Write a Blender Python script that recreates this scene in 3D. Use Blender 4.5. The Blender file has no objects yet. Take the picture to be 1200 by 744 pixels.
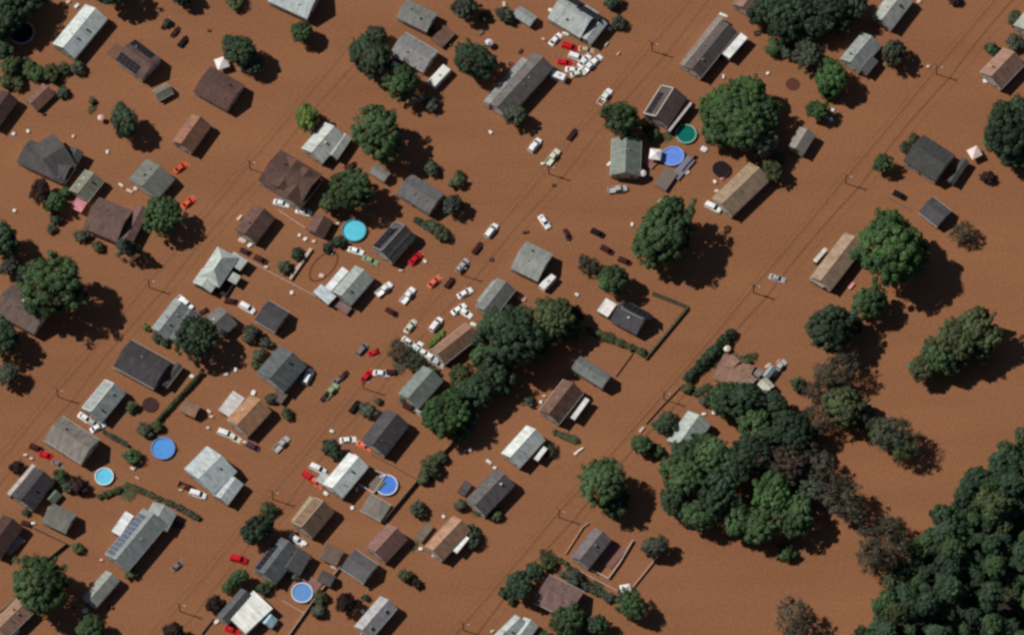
import bpy, math, random
import numpy as np
from mathutils import Vector, Matrix
R = math.radians
random.seed(7)
S = bpy.context.scene
COL = S.collection

# ------------------------------------------------------------------ camera, light, exposure
MPP = 0.27                       # metres per photo pixel at the centre of the view
TH = R(24)                       # off-nadir angle of the satellite
DIST = 2000.0
cam_d = bpy.data.cameras.new("satellite_camera")
cam = bpy.data.objects.new("satellite_camera", cam_d); COL.objects.link(cam)
CAM = Vector((0, -DIST*math.sin(TH), DIST*math.cos(TH)))
cam.location = CAM
cam.rotation_euler = (TH, 0, 0)
cam_d.sensor_width = 36.0
cam_d.lens = 36.0*DIST/(1200*MPP)
cam_d.clip_start = 10.0
cam_d.clip_end = 20000.0
S.camera = cam
FWD = Vector((0, math.sin(TH), -math.cos(TH)))
UPV = Vector((0, math.cos(TH), math.sin(TH)))

SUN_ELEV = R(45)
SUN_AZ = Vector((0.938, -0.347, 0)).normalized()      # the way the light travels over the ground
d = SUN_AZ*math.cos(SUN_ELEV) + Vector((0, 0, -math.sin(SUN_ELEV)))
sun_d = bpy.data.lights.new("sun", 'SUN')
sun_d.energy = 5.0
sun_d.angle = R(0.53)
sun_d.color = (1.0, 0.965, 0.90)
sun = bpy.data.objects.new("sun", sun_d); COL.objects.link(sun)
sun.rotation_euler = d.to_track_quat('-Z', 'Y').to_euler()
sun.location = (-200, 80, 300)

W = bpy.data.worlds.new("World"); S.world = W; W.use_nodes = True
nt = W.node_tree
sky = nt.nodes.new('ShaderNodeTexSky'); sky.sky_type = 'NISHITA'; sky.sun_disc = False
sky.air_density = .8; sky.dust_density = .5; sky.sun_elevation = SUN_ELEV; sky.sun_rotation = math.atan2(-SUN_AZ.x, -SUN_AZ.y)
bg = nt.nodes['Background']; bg.inputs[1].default_value = 0.05
nt.links.new(sky.outputs[0], bg.inputs[0])
S.view_settings.view_transform = 'Standard'; S.view_settings.look = 'None'
S.view_settings.exposure = -0.36; S.view_settings.gamma = 1.0
S.cycles.max_bounces = 4; S.cycles.diffuse_bounces = 2; S.cycles.glossy_bounces = 2
S.cycles.pixel_filter_type = 'BLACKMAN_HARRIS'
S.cycles.filter_width = 2.7        # soft optics of the satellite sensor

def P(px, py, z=0.0):
    """The point at height z that the photograph shows at pixel (px, py)."""
    v = FWD*DIST + Vector((1, 0, 0))*((px-600)*MPP) + UPV*((372-py)*MPP)
    t = (z-CAM.z)/v.z
    return CAM + v*t

# ------------------------------------------------------------------ materials
def lin(c):
    f = lambda v: v/12.92 if v <= .04045 else ((v+.055)/1.055)**2.4
    return tuple(f(x/255.0) for x in c)
MATS = {}
def material(key, rgb, rough=.8, var=.12, scale=1.2, streak=None, fine=.08, bump=0, spec=.3, rnd=0.0, metal=0.0):
    """Base colour with broad weathering, fine grain and a per-object shift; rgb is linear."""
    if key in MATS: return MATS[key]
    m = bpy.data.materials.new(key); m.use_nodes = True
    n = m.node_tree.nodes; l = m.node_tree.links
    b = n['Principled BSDF']
    b.inputs['Roughness'].default_value = rough
    b.inputs['Specular IOR Level'].default_value = spec
    b.inputs['Metallic'].default_value = metal
    tc = n.new('ShaderNodeTexCoord')
    src = tc.outputs['Object']
    mp = n.new('ShaderNodeMapping'); l.new(src, mp.inputs[0])
    if streak: mp.inputs['Scale'].default_value = streak
    oi = n.new('ShaderNodeObjectInfo')
    off = n.new('ShaderNodeVectorMath'); off.operation = 'ADD'
    sc = n.new('ShaderNodeVectorMath'); sc.operation = 'SCALE'; sc.inputs['Scale'].default_value = 37.0
    l.new(oi.outputs['Random'], sc.inputs[0]); l.new(mp.outputs[0], off.inputs[0]); l.new(sc.outputs[0], off.inputs[1])
    n1 = n.new('ShaderNodeTexNoise'); n1.inputs['Scale'].default_value = scale; n1.inputs['Detail'].default_value = 4
    n2 = n.new('ShaderNodeTexNoise'); n2.inputs['Scale'].default_value = scale*7; n2.inputs['Detail'].default_value = 3
    l.new(off.outputs[0], n1.inputs['Vector']); l.new(off.outputs[0], n2.inputs['Vector'])
    def mr(o, lo, hi):
        q = n.new('ShaderNodeMapRange'); q.inputs[1].default_value = .3; q.inputs[2].default_value = .7
        q.inputs[3].default_value = lo; q.inputs[4].default_value = hi; l.new(o, q.inputs[0]); return q.outputs[0]
    def mul(a, c):
        q = n.new('ShaderNodeMath'); q.operation = 'MULTIPLY'; l.new(a, q.inputs[0]); l.new(c, q.inputs[1]); return q.outputs[0]
    f = mul(mr(n1.outputs[0], 1-var, 1+var), mr(n2.outputs[0], 1-fine, 1+fine))
    if rnd:
        q = n.new('ShaderNodeMapRange'); q.inputs[3].default_value = 1-rnd; q.inputs[4].default_value = 1+rnd
        l.new(oi.outputs['Random'], q.inputs[0]); f = mul(f, q.outputs[0])
    vm = n.new('ShaderNodeVectorMath'); vm.operation = 'SCALE'; vm.inputs[0].default_value = rgb
    l.new(f, vm.inputs['Scale']); l.new(vm.outputs[0], b.inputs['Base Color'])
    if bump:
        bp = n.new('ShaderNodeBump'); bp.inputs['Strength'].default_value = bump; bp.inputs['Distance'].default_value = .05
        l.new(n2.outputs[0], bp.inputs['Height']); l.new(bp.outputs[0], b.inputs['Normal'])
    MATS[key] = m
    return m
def roofm(c):
    """Shingle roof: streaks down the slope, blotches of weathering, courses as fine relief."""
    k = "roof_%d_%d_%d" % c
    if k in MATS: return MATS[k]
    g = lin(c); g = tuple(x*.92 for x in g)
    m = material(k, g, rough=.9, var=.24, scale=.55, streak=(1.6, .55, .8), fine=.18, bump=.5, spec=.15)
    n = m.node_tree.nodes; l = m.node_tree.links
    return m
def wallm(c):
    k = "siding_%d_%d_%d" % c
    if k in MATS: return MATS[k]
    m = material(k, tuple(x*.9 for x in lin(c)), rough=.8, var=.1, scale=.8); n = m.node_tree.nodes; l = m.node_tree.links; b = n['Principled BSDF']
    tc = n.new('ShaderNodeTexCoord'); sp = n.new('ShaderNodeSeparateXYZ'); l.new(tc.outputs['Object'], sp.inputs[0])
    nz = n.new('ShaderNodeTexNoise'); nz.inputs['Scale'].default_value = .9; nz.inputs['Detail'].default_value = 4; l.new(tc.outputs['Object'], nz.inputs['Vector'])
    su = n.new('ShaderNodeMath'); su.operation = 'SUBTRACT'; l.new(sp.outputs[2], su.inputs[0]); l.new(nz.outputs[0], su.inputs[1])
    mr = n.new('ShaderNodeMapRange'); mr.inputs[1].default_value = -.1; mr.inputs[2].default_value = .25; mr.inputs[3].default_value = .85; mr.inputs[4].default_value = 0; l.new(su.outputs[0], mr.inputs[0])
    mx = n.new('ShaderNodeMix'); mx.data_type = 'RGBA'; l.new(mr.outputs[0], mx.inputs[0]); l.new(b.inputs['Base Color'].links[0].from_socket, mx.inputs[6]); mx.inputs[7].default_value = (.10, .05, .026, 1)
    l.new(mx.outputs[2], b.inputs['Base Color']); return m
def paint(c, rough=.6, var=.05):
    return material("paint_%d_%d_%d" % c, tuple(x*.9 for x in lin(c)), rough=rough, var=var, scale=.8, fine=.04, spec=.3)
def carpaint(c):
    return material("car_paint_%d_%d_%d" % c, tuple(x*.95 for x in lin(c)), rough=.3, var=.16, scale=.9, fine=.08, spec=.5)
GLASS = material("dark_window_glass", (.012, .014, .018), rough=.12, var=.1, spec=.5)
BLACK = material("black_rubber", (.01, .01, .012), rough=.7)
WHITE = paint((238, 238, 234)); OFFW = paint((208, 205, 198)); GREY = paint((120, 120, 118))
WOOD = material("weathered_timber", lin((128, 98, 80)), var=.2, scale=2, streak=(4, .6, 1), fine=.12)
GREYWOOD = material("grey_timber", lin((120, 108, 100)), var=.2, scale=2, streak=(4, .6, 1), fine=.12)
PALEWOOD = material("pale_timber", lin((205, 180, 160)), var=.12, scale=2)
POLEM = material("creosoted_pole", lin((62, 44, 36)), var=.2, scale=2)
WIREM = material("cable_sheath", (.02, .014, .011), var=.05)
METAL = material("galvanised_metal", lin((168, 172, 172)), rough=.4, var=.1, spec=.5)
PANEL = material("solar_cell", (.014, .013, .018), rough=.22, var=.15, scale=3, spec=.5)
PFRAME = material("panel_frame", (.10, .10, .11), rough=.4, var=.1)
BRICK = material("chimney_brick", lin((120, 70, 58)), var=.2, scale=4, fine=.2)
BARK = material("bark", (.05, .038, .028), var=.25, scale=2, fine=.2)
SOIL = material("bank_soil", (.022, .02, .013), var=.3, scale=.3, fine=.2)

def leafm(key, rgb, rnd=.18):
    if key in MATS: return MATS[key]
    m = material(key, rgb, rough=.62, var=.6, scale=1.0, fine=.25, spec=.22, rnd=rnd)
    return m
LEAF = {
 'green': leafm('leaf_green', (0.056, 0.098, 0.037)),
 'bright': leafm('leaf_bright', (0.058, 0.118, 0.037)),
 'dark': leafm('leaf_dark', (0.036, 0.062, 0.032)),
 'olive': leafm('leaf_olive', (0.074, 0.09, 0.038)),
 'yellow': leafm('leaf_yellow_green', (0.13, 0.2, 0.045)),
 'grey': leafm('leaf_grey_green', (0.066, 0.078, 0.052)),
 'brown': leafm('leaf_brown', (.072, .066, .044)),
 'maroon': leafm('leaf_maroon', (.030, .014, .012)),
 'rust': leafm('leaf_rust', (.058,.040,.028)),
 'wood': leafm('leaf_wood', (0.038, 0.07, 0.037), rnd=.35),
}

# water of the flood
def water_material():
    m = bpy.data.materials.new("muddy_flood_water"); m.use_nodes = True
    n = m.node_tree.nodes; l = m.node_tree.links; b = n['Principled BSDF']
    b.inputs['Roughness'].default_value = .42; b.inputs['Specular IOR Level'].default_value = .12
    tc = n.new('ShaderNodeTexCoord')
    def noise(scale, det, vec=None):
        q = n.new('ShaderNodeTexNoise'); q.inputs['Scale'].default_value = scale; q.inputs['Detail'].default_value = det
        l.new(vec or tc.outputs['Object'], q.inputs['Vector']); return q.outputs[0]
    mp = n.new('ShaderNodeMapping'); mp.inputs['Rotation'].default_value = (0, 0, R(-52)); mp.inputs['Scale'].default_value = (.25, 1.4, 1)
    l.new(tc.outputs['Object'], mp.inputs[0])
    big = noise(.011, 3); mid = noise(.06, 4, mp.outputs[0]); fine = noise(1.1, 2); grain = noise(2.3, 2)
    def mr(o, lo, hi, a=.3, c=.7):
        q = n.new('ShaderNodeMapRange'); q.inputs[1].default_value = a; q.inputs[2].default_value = c
        q.inputs[3].default_value = lo; q.inputs[4].default_value = hi; l.new(o, q.inputs[0]); return q.outputs[0]
    def mul(a, c):
        q = n.new('ShaderNodeMath'); q.operation = 'MULTIPLY'; l.new(a, q.inputs[0]); l.new(c, q.inputs[1]); return q.outputs[0]
    hue = noise(1.15, 2)
    f = mul(mul(mr(big, .95, 1.05), mr(mid, .93, 1.07)), mul(mr(fine, .89, 1.11), mr(grain, .86, 1.14)))
    mix = n.new('ShaderNodeMix'); mix.data_type = 'RGBA'
    mix.inputs[6].default_value = (.262, .124, .060, 1); mix.inputs[7].default_value = (.284, .114, .053, 1)
    l.new(mr(hue, 0, 1, .38, .62), mix.inputs[0])
    vm = n.new('ShaderNodeVectorMath'); vm.operation = 'SCALE'
    l.new(mix.outputs[2], vm.inputs[0]); l.new(f, vm.inputs['Scale']); l.new(vm.outputs[0], b.inputs['Base Color'])
    bp = n.new('ShaderNodeBump'); bp.inputs['Strength'].default_value = .35; bp.inputs['Distance'].default_value = .06
    l.new(fine, bp.inputs['Height']); l.new(bp.outputs[0], b.inputs['Normal'])
    return m

# ------------------------------------------------------------------ mesh helpers
class MB:
    def __init__(s): s.v = []; s.f = []; s.m = []
    def add(s, vs, fs, mi=0):
        o = len(s.v); s.v += [tuple(x) for x in vs]; s.f += [tuple(i+o for i in q) for q in fs]; s.m += [mi]*len(fs); return s
    def box(s, x0, x1, y0, y1, z0, z1, mi=0):
        return s.add([(x0,y0,z0),(x1,y0,z0),(x1,y1,z0),(x0,y1,z0),(x0,y0,z1),(x1,y0,z1),(x1,y1,z1),(x0,y1,z1)],
                     [(0,3,2,1),(4,5,6,7),(0,1,5,4),(1,2,6,5),(2,3,7,6),(3,0,4,7)], mi)
    def loft(s, rings, mi=0, cap=True):
        k = len(rings[0]); vs = [p for r in rings for p in r]; fs = []
        for i in range(len(rings)-1):
            for j in range(k):
                a, b = i*k+j, i*k+(j+1) % k
                fs.append((a, b, b+k, a+k))
        if cap: fs += [tuple(reversed(range(k))), tuple(range((len(rings)-1)*k, len(rings)*k))]
        return s.add(vs, fs, mi)
    def tube(s, pts, r, n=6, mi=0):
        rings = []
        for i, p in enumerate(pts):
            p = Vector(p); a = Vector(pts[max(i-1, 0)]); b = Vector(pts[min(i+1, len(pts)-1)])
            t = (b-a).normalized(); u = t.orthogonal().normalized() if abs(t.z) > .9 else t.cross(Vector((0,0,1))).normalized()
            w = t.cross(u); rr = r[i] if isinstance(r, (list, tuple)) else r
            rings.append([p + u*(rr*math.cos(2*math.pi*j/n)) + w*(rr*math.sin(2*math.pi*j/n)) for j in range(n)])
        return s.loft(rings, mi)
    def ring(s, r0, r1, z0, z1, n=28, sx=1, sy=1, mi=0):
        vs = []; fs = []
        for j in range(n):
            c, q = math.cos(2*math.pi*j/n), math.sin(2*math.pi*j/n)
            vs += [(r0*c*sx,r0*q*sy,z0),(r1*c*sx,r1*q*sy,z0),(r1*c*sx,r1*q*sy,z1),(r0*c*sx,r0*q*sy,z1)]
        for j in range(n):
            a = 4*j; b = 4*((j+1) % n)
            for k in range(4): fs.append((a+k, a+(k+1) % 4, b+(k+1) % 4, b+k))
        return s.add(vs, fs, mi)
    def disc(s, r, z, n=28, sx=1, sy=1, mi=0):
        return s.add([(r*math.cos(2*math.pi*j/n)*sx, r*math.sin(2*math.pi*j/n)*sy, z) for j in range(n)], [tuple(range(n))], mi)
    def mesh(s, name, mats):
        me = bpy.data.meshes.new(name); me.from_pydata(s.v, [], s.f)
        for m in (mats if isinstance(mats, (list, tuple)) else [mats]): me.materials.append(m)
        if any(s.m): me.polygons.foreach_set('material_index', s.m)
        me.update(); return me
    def build(s, name, mats, parent=None):
        return link(name, s.mesh(name, mats), parent)
def link(name, me, parent=None):
    o = bpy.data.objects.new(name, me); COL.objects.link(o)
    if parent: o.parent = parent
    return o
def inst(name, me, m=None, parent=None, loc=(0,0,0), rot=(0,0,0), sc=(1,1,1)):
    o = link(name, me, parent); o.location = loc; o.rotation_euler = rot; o.scale = sc
    if m is not None:
        o.material_slots[0].link = 'OBJECT'; o.material_slots[0].material = m
    return o

USED = {}
LAND = []                                   # (px, py, handle) of things one can find: houses and pools
THINGS = []                                 # things whose label is worded at the end
def tag(o, label, cat, group=None):
    o['label'] = label; o['category'] = cat
    if group: o['group'] = group
    USED[label.lower()] = o
    return o
def empty(name, loc, rz=0.0):
    o = bpy.data.objects.new(name, None); COL.objects.link(o); o.location = loc; o.rotation_euler = (0, 0, rz)
    o.empty_display_size = .5; return o
def later(o, look, cat, px, py, group=None): THINGS.append((o, look, cat, px, py, group))
def rel(px, py, L):
    dx, dy = px-L[0], py-L[1]; a = math.degrees(math.atan2(-dy, dx)) % 360
    return ["right of", "up and right of", "above", "up and left of", "left of", "down and left of", "below", "down and right of"][int((a+22.5)//45) % 8]
def word_labels():
    for o, look, cat, px, py, group in THINGS:
        near = sorted(LAND, key=lambda L: math.hypot(L[0]-px, L[1]-py))[:9]
        c = []
        for L in near[:4]: c.append("%s %s the %s" % (look, rel(px, py, L), L[2]))
        for L in near[:5]: c.append("%s close %s the %s" % (look, rel(px, py, L), L[2]))
        for L in near[4:]: c.append("%s %s the %s" % (look, rel(px, py, L), L[2]))
        for L in near[:5]: c.append("%s a little farther %s the %s" % (look, rel(px, py, L), L[2]))
        for t in c:
            if t.lower() not in USED and len(t.split()) <= 16: break
        tag(o, t, cat, group)

# ------------------------------------------------------------------ the setting
wq = MB().add([(-4000,-4000,0),(4000,-4000,0),(4000,4000,0),(-4000,4000,0)], [(0,1,2,3)]).build('flood_water', water_material()); wq['kind'] = 'structure'
gq = MB().add([(-4000,-4000,-2.2),(4000,-4000,-2.2),(4000,4000,-2.2),(-4000,4000,-2.2)], [(0,1,2,3)]).build('ground', SOIL); gq['kind'] = 'structure'

# ------------------------------------------------------------------ houses
WIN = MB().box(-.55,.55,-.05,.06,-.65,.65,0).mesh('window', [OFFW])
PANE = MB().box(-.45,.45,-.075,-.05,-.55,.55,0).mesh('pane', [GLASS])
DOOR = MB().box(-.5,.5,-.05,.06,-2.0,1.05,0).box(-.42,.42,-.08,-.05,-1.9,.97,1).box(-.25,.25,-.1,-.08,.2,.8,2).mesh('door', [OFFW, paint((150,70,60)), GLASS])
VENT_BOX = MB().box(-.28,.28,-.28,.28,-.2,.3,0).box(-.33,.33,-.33,.33,.3,.36,0).mesh('roof_vent', GREY)
VENT_PIPE = MB().tube([(0,0,-.2),(0,0,.42)], .12, 8).tube([(0,0,.42),(0,0,.5)], .19, 8).mesh('vent_pipe', GREY)
CHIM = MB().box(-.42,.42,-.42,.42,-1.2,1.15,0).box(-.5,.5,-.5,.5,1.15,1.3,1).box(-.2,.2,-.2,.2,1.3,1.5,2).mesh('chimney', [BRICK, GREY, BLACK])
SOLAR = MB().box(-.82,.82,-.5,.5,0,.05,0).box(-.78,.78,-.46,.46,.05,.058,1).mesh('solar_panel', [PFRAME, PANEL])
SOLARB = MB().box(-.82,.82,-.5,.5,0,.05,0).box(-.78,.78,-.46,.46,.05,.058,1).mesh('solar_panel', [OFFW, material('sky_tinted_solar_cell', (.07,.10,.15), rough=.3, var=.35, scale=.5, spec=.5)])  # sky reflection is painted into this paler blue cell colour
SKYL = MB().box(-.6,.6,-.6,.6,-.1,.12,0).box(-.5,.5,-.5,.5,.12,.15,1).mesh('skylight', [OFFW, GLASS])

def frame_of(p0, p1, p2, z):
    a, b, c = P(*p0, z), P(*p1, z), P(*p2, z)
    dv = b-a; L = dv.length; dv.normalize(); yv = Vector((-dv.y, dv.x, 0))
    w = (c-a).dot(yv); s = 1 if w > 0 else -1
    ctr = a + dv*(L/2) + yv*(w/2)
    return ctr, math.atan2(dv.y, dv.x), L, abs(w), s
def block(root, M, spec, main=True, hs=0):
    """One roofed volume under ROOT: walls, roof, ridge cap, gutters. M maps block coordinates to the root's."""
    kind, L, Wd, z0, h, rc, wc, s = spec
    hy, hx, t = Wd/2, L/2, .2
    rm = roofm(rc); wm = wallm(wc)
    pre = '' if main else 'wing_'
    def put(o):
        if o.parent is root: o.matrix_local = M
        if o.name.split('.')[0] in ('roof', 'wing_roof'): tops.append(o)
        return o
    tops = []
    ov = .38
    if kind == 'flat':
        b = MB().box(-hx, hx, -hy, hy, z0-.25, z0, 0); put(b.build(pre+'roof', rm, root))
        e = MB()
        for (x0,x1,y0,y1) in ((-hx,hx,-hy-.1,-hy),(-hx,hx,hy,hy+.1),(-hx-.1,-hx,-hy-.1,hy+.1),(hx,hx+.1,-hy-.1,hy+.1)): e.box(x0,x1,y0,y1,z0-.3,z0+.05)
        put(e.build('roof_edging', paint(tuple(int(q*.95) for q in rc)), root))
        put(MB().box(-hx+.2,hx-.2,-hy+.2,hy-.2,-2,z0-.252).build(pre+'wall', wm, root))
    elif kind == 'shed':
        b = MB(); b.add([(-hx,-hy,z0),(hx,-hy,z0),(hx,hy,z0+h),(-hx,hy,z0+h),(-hx,-hy,z0-t),(hx,-hy,z0-t),(hx,hy,z0+h-t),(-hx,hy,z0+h-t)],
                        [(0,1,2,3),(7,6,5,4),(0,4,5,1),(1,5,6,2),(2,6,7,3),(3,7,4,0)])
        put(b.build(pre+'roof', rm, root))
        put(MB().box(-hx+.2,hx-.2,-hy+.2,hy-.2,-2,z0-t-.02).build(pre+'wall', wm, root))
    else:
        b = MB()
        if kind == 'gable':
            prof = [(-hy,z0),(0,z0+h),(hy,z0),(hy,z0-t),(0,z0+h-t),(-hy,z0-t)]
            vs = [(-hx,y,z) for y,z in prof]+[(hx,y,z) for y,z in prof]
            fs = [(j,(j+1)%6,(j+1)%6+6,j+6) for j in range(6)]+[(5,4,1,0),(4,3,2,1),(6,7,10,11),(7,8,9,10)]
            b.add(vs, fs)
            x1 = hx
        else:
            k = min(hy*.95, hx*.8); x1 = hx-k
            b.add([(-hx,-hy,z0),(hx,-hy,z0),(hx,hy,z0),(-hx,hy,z0),(-x1,0,z0+h),(x1,0,z0+h),(-hx,-hy,z0-t),(hx,-hy,z0-t),(hx,hy,z0-t),(-hx,hy,z0-t)],
                  [(0,1,5,4),(2,3,4,5),(1,2,5),(3,0,4),(9,8,7,6),(0,6,7,1),(1,7,8,2),(2,8,9,3),(3,9,6,0)])
        put(b.build(pre+'roof', rm, root))
        sl = h/hy
        put(MB().add([(-x1,-.16,z0+h-.16*sl+.02),(x1,-.16,z0+h-.16*sl+.02),(x1,0,z0+h+.045),(-x1,0,z0+h+.045),(-x1,.16,z0+h-.16*sl+.02),(x1,.16,z0+h-.16*sl+.02)],
                     [(0,1,2,3),(3,2,5,4),(0,3,4),(1,5,2),(0,4,5,1)]).build('ridge_cap', rm, tops[0]))
        # walls
        wy, wx = hy-ov, hx-.3
        zt = z0+ov*sl-t-.03
        if kind == 'gable':
            pr = [(-wy,-2),(wy,-2),(wy,zt),(0,z0+h-t-.03),(-wy,zt)]
            vs = [(-wx,y,z) for y,z in pr]+[(wx,y,z) for y,z in pr]
            put(MB().add(vs, [(j,(j+1)%5,(j+1)%5+5,j+5) for j in range(5)]+[(4,3,2,1,0),(5,6,7,8,9)]).build(pre+'wall', wm, root))
        else:
            put(MB().box(-wx,wx,-wy,wy,-2,z0-t-.02).build(pre+'wall', wm, root))
        for sy in (-1, 1):
            put(MB().box(-hx,hx,min(sy*hy,sy*(hy+.13)),max(sy*hy,sy*(hy+.13)),z0-.2,z0-.06).build('gutter', OFFW if (hs or NH) % 4 == 0 else paint(tuple(int(q*.8) for q in rc)), tops[0]))
    if kind in ('gable','hip','flat') and z0 > 2.0:
        wy, wx = (hy-ov, hx-.3) if kind != 'flat' else (hy-.2, hx-.2)
        nx = max(2, int(L/4)) if main else 1
        for sy in (-1, 1):
            for i in range(nx):
                x = -wx + (i+.5)*2*wx/nx
                me = DOOR if (main and sy == -1 and i == nx//2) else WIN
                o = link('door' if me is DOOR else 'window', me, root)
                if me is WIN: link('pane', PANE, o)
                o.matrix_local = M @ Matrix.Translation((x, sy*wy, max(z0-1.35, .8))) @ Matrix.Rotation(0 if sy < 0 else math.pi, 4, 'Z')
        for sx in (-1, 1):
            for y in ((-wy*.5, wy*.5) if Wd > 7 else (0,)):
                o = link('window', WIN, root); link('pane', PANE, o)
                o.matrix_local = M @ Matrix.Translation((sx*wx, y, max(z0-1.35, .8))) @ Matrix.Rotation(sx*math.pi/2, 4, 'Z')
    return tops[0]
NH = 0
def house(handle, p0, p1, p2, rc, kind='gable', z=3.0, pitch=None, wc=(190,182,172), ex=(), vents=3, cat='house', name='house', lm=True):
    """p0-p1: one eave along the ridge, p2: the far end of the other eave, all as pixels of the eaves."""
    global NH
    NH += 1
    rng = random.Random(NH*13+5)
    ctr, rz, L, Wd, s = frame_of(p0, p1, p2, z); L *= .965; Wd *= .94
    root = empty(name, (ctr.x, ctr.y, 0), rz)
    if pitch is None: pitch = .56 if kind == 'gable' else .22
    h = pitch*Wd/2
    top = block(root, Matrix.Identity(4), (kind, L, Wd, z, h, rc, wc, s))
    RW = Matrix.Translation((ctr.x, ctr.y, 0)) @ Matrix.Rotation(rz, 4, 'Z')
    hx, hy = L/2, Wd/2
    sl = (h/hy) if kind in ('gable', 'hip') else 0
    def onroof(u, v, side):
        """u along p0-p1 0..1, v from eave 0 to ridge 1; side A is the p0-p1 slope."""
        sg = -s if side == 'A' else s
        return Vector((-hx+u*L, sg*hy*(1-v), z+(h*v if sl else 0))), sg
    for i in range(vents):
        u, v, sd = rng.uniform(.22,.78), rng.uniform(.45,.85), rng.choice('AB')
        p, sg = onroof(u, v, sd)
        me = VENT_BOX if rng.random() < .5 else VENT_PIPE
        o = inst('roof_vent' if me is VENT_BOX else 'vent_pipe', me, rng.choice([GREY, OFFW, BLACK, GREY]), top, p, (0,0,0), (1,1,1))
    for e in ex:
        if e[0] == 'chim':
            p, sg = onroof(e[1], e[2], e[3]); link('chimney', CHIM, top).location = p
        elif e[0] == 'sky':
            p, sg = onroof(e[1], e[2], e[3]); o = link('skylight', SKYL, top); o.location = p; o.rotation_euler = (-sg*math.atan(sl), 0, 0)
        elif e[0] in ('pv', 'pv2'):            # side, u0, v0, columns, rows, horizontal gap
            _, sd, u0, v0, nc, nr = e[:6]
            p, sg = onroof(u0, v0, sd); ang = math.atan(sl); sw = math.hypot(hy, h)
            for i in range(nc):
                for j in range(nr):
                    v = v0 + (j*1.03)/sw
                    q, _ = onroof(u0 + i*1.68/L, v, sd)
                    o = link('solar_panel', SOLAR if e[0] == 'pv' else SOLARB, top)
                    o.location = q + Vector((0, sg*math.sin(ang)*.12, math.cos(ang)*.12)); o.rotation_euler = (-sg*ang, 0, 0)
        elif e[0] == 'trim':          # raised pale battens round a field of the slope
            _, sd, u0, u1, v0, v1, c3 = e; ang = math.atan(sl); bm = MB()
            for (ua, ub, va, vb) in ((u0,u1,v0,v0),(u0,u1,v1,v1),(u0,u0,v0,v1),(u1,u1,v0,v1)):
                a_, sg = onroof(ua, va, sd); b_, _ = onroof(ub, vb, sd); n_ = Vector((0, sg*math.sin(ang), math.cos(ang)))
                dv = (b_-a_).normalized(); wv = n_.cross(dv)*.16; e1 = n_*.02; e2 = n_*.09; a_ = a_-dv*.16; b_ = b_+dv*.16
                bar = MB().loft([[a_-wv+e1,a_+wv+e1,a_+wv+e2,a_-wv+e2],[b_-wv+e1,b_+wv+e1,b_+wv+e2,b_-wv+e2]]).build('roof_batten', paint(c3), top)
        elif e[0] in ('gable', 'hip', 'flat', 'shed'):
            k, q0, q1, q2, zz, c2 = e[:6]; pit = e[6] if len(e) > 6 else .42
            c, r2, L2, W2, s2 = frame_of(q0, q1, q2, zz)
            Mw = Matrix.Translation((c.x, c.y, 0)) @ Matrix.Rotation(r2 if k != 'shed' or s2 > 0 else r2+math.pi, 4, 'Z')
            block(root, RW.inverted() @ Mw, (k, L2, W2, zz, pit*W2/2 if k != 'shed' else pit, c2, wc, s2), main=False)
    tag(root, handle, cat, 'houses standing in the flood' if cat == 'house' else 'sheds standing in the flood')
    if lm:
        LAND.append(((p1[0]+p2[0])/2, (p1[1]+p2[1])/2, handle))
    return root
def shed(handle, p0, p1, p2, rc, kind='gable', z=1.8, **k):
    k.setdefault('vents', 0); k.setdefault('lm', False)
    return house(handle, p0, p1, p2, rc, kind, z, cat='shed', name='shed', **k)

DK = (84,80,80); BRN = (104,78,70); GRY = (134,132,128); LGT = (196,200,198); WHT = (228,230,228); TAN = (166,136,112); GRN = (124,126,118)
WC = (196,188,178)
# ---- top row
house("long white roofed house with grey far slope", (60,52),(100,4),(90,67), (205,212,208), z=3.4, vents=4, wc=(170,168,160))
house("dark brown house with black panels on both slopes", (134,71),(166,95),(156,43), (108,86,80), z=3.4, vents=1, ex=(('pv','A',.08,.14,5,3),('pv','B',.1,.16,5,3),('flat',(126,62),(138,72),(136,50),1.4,(124,92,76))))
shed("low brown shed below the green clump", (28,118),(50,97),(46,129), (128,96,84), z=1.8)
shed("small grey green shed beside the dark cars", (178,107),(196,97),(192,116), (122,118,106))
house("plain brown roofed house by white umbrella", (225,108),(266,131),(248,77), (100,76,70), pitch=.38, z=3.2, vents=2)
house("big pale roofed house cut by the top edge", (312,2),(360,24),(335,-34), (188,198,196), z=3.6, vents=3)
house("grey house with deck beside the dark tree", (463,21),(500,39),(481,0), (130,130,124), pitch=.40, z=3.2, ex=(('flat',(505,46),(520,30),(520,54),1.3,(110,84,72)),))
house("broad grey house behind white trailer", (456,62),(496,86),(474,36), (142,140,140), pitch=.40, z=3.4, vents=2, ex=(('flat',(458,78),(468,84),(462,72),3.3,(235,235,232)),))
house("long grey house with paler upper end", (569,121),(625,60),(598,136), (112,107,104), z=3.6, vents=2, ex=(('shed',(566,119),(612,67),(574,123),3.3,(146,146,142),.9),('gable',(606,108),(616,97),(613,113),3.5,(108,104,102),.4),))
house("pale grey house with black panel rows and cross gable", (640,22),(680,46),(664,-9), (178,184,180), z=3.5, vents=2, ex=(('pv','B',.12,.1,4,3),('pv','B',.55,.25,5,3),('gable',(681,44),(700,20),(694,50),3.3,(168,174,170))))
shed("small pale shed beside the panelled grey house", (600,18),(621,32),(609,6), (156,160,158), z=2.0)
house("long charcoal house with white carport", (799,78),(844,23),(820,94), (96,88,86), z=3.4, vents=3, ex=(('shed',(796,75),(842,17),(803,79),2.9,(150,134,124),.35),('flat',(847,63),(868,39),(855,68),3.2,(238,238,234))))
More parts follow.
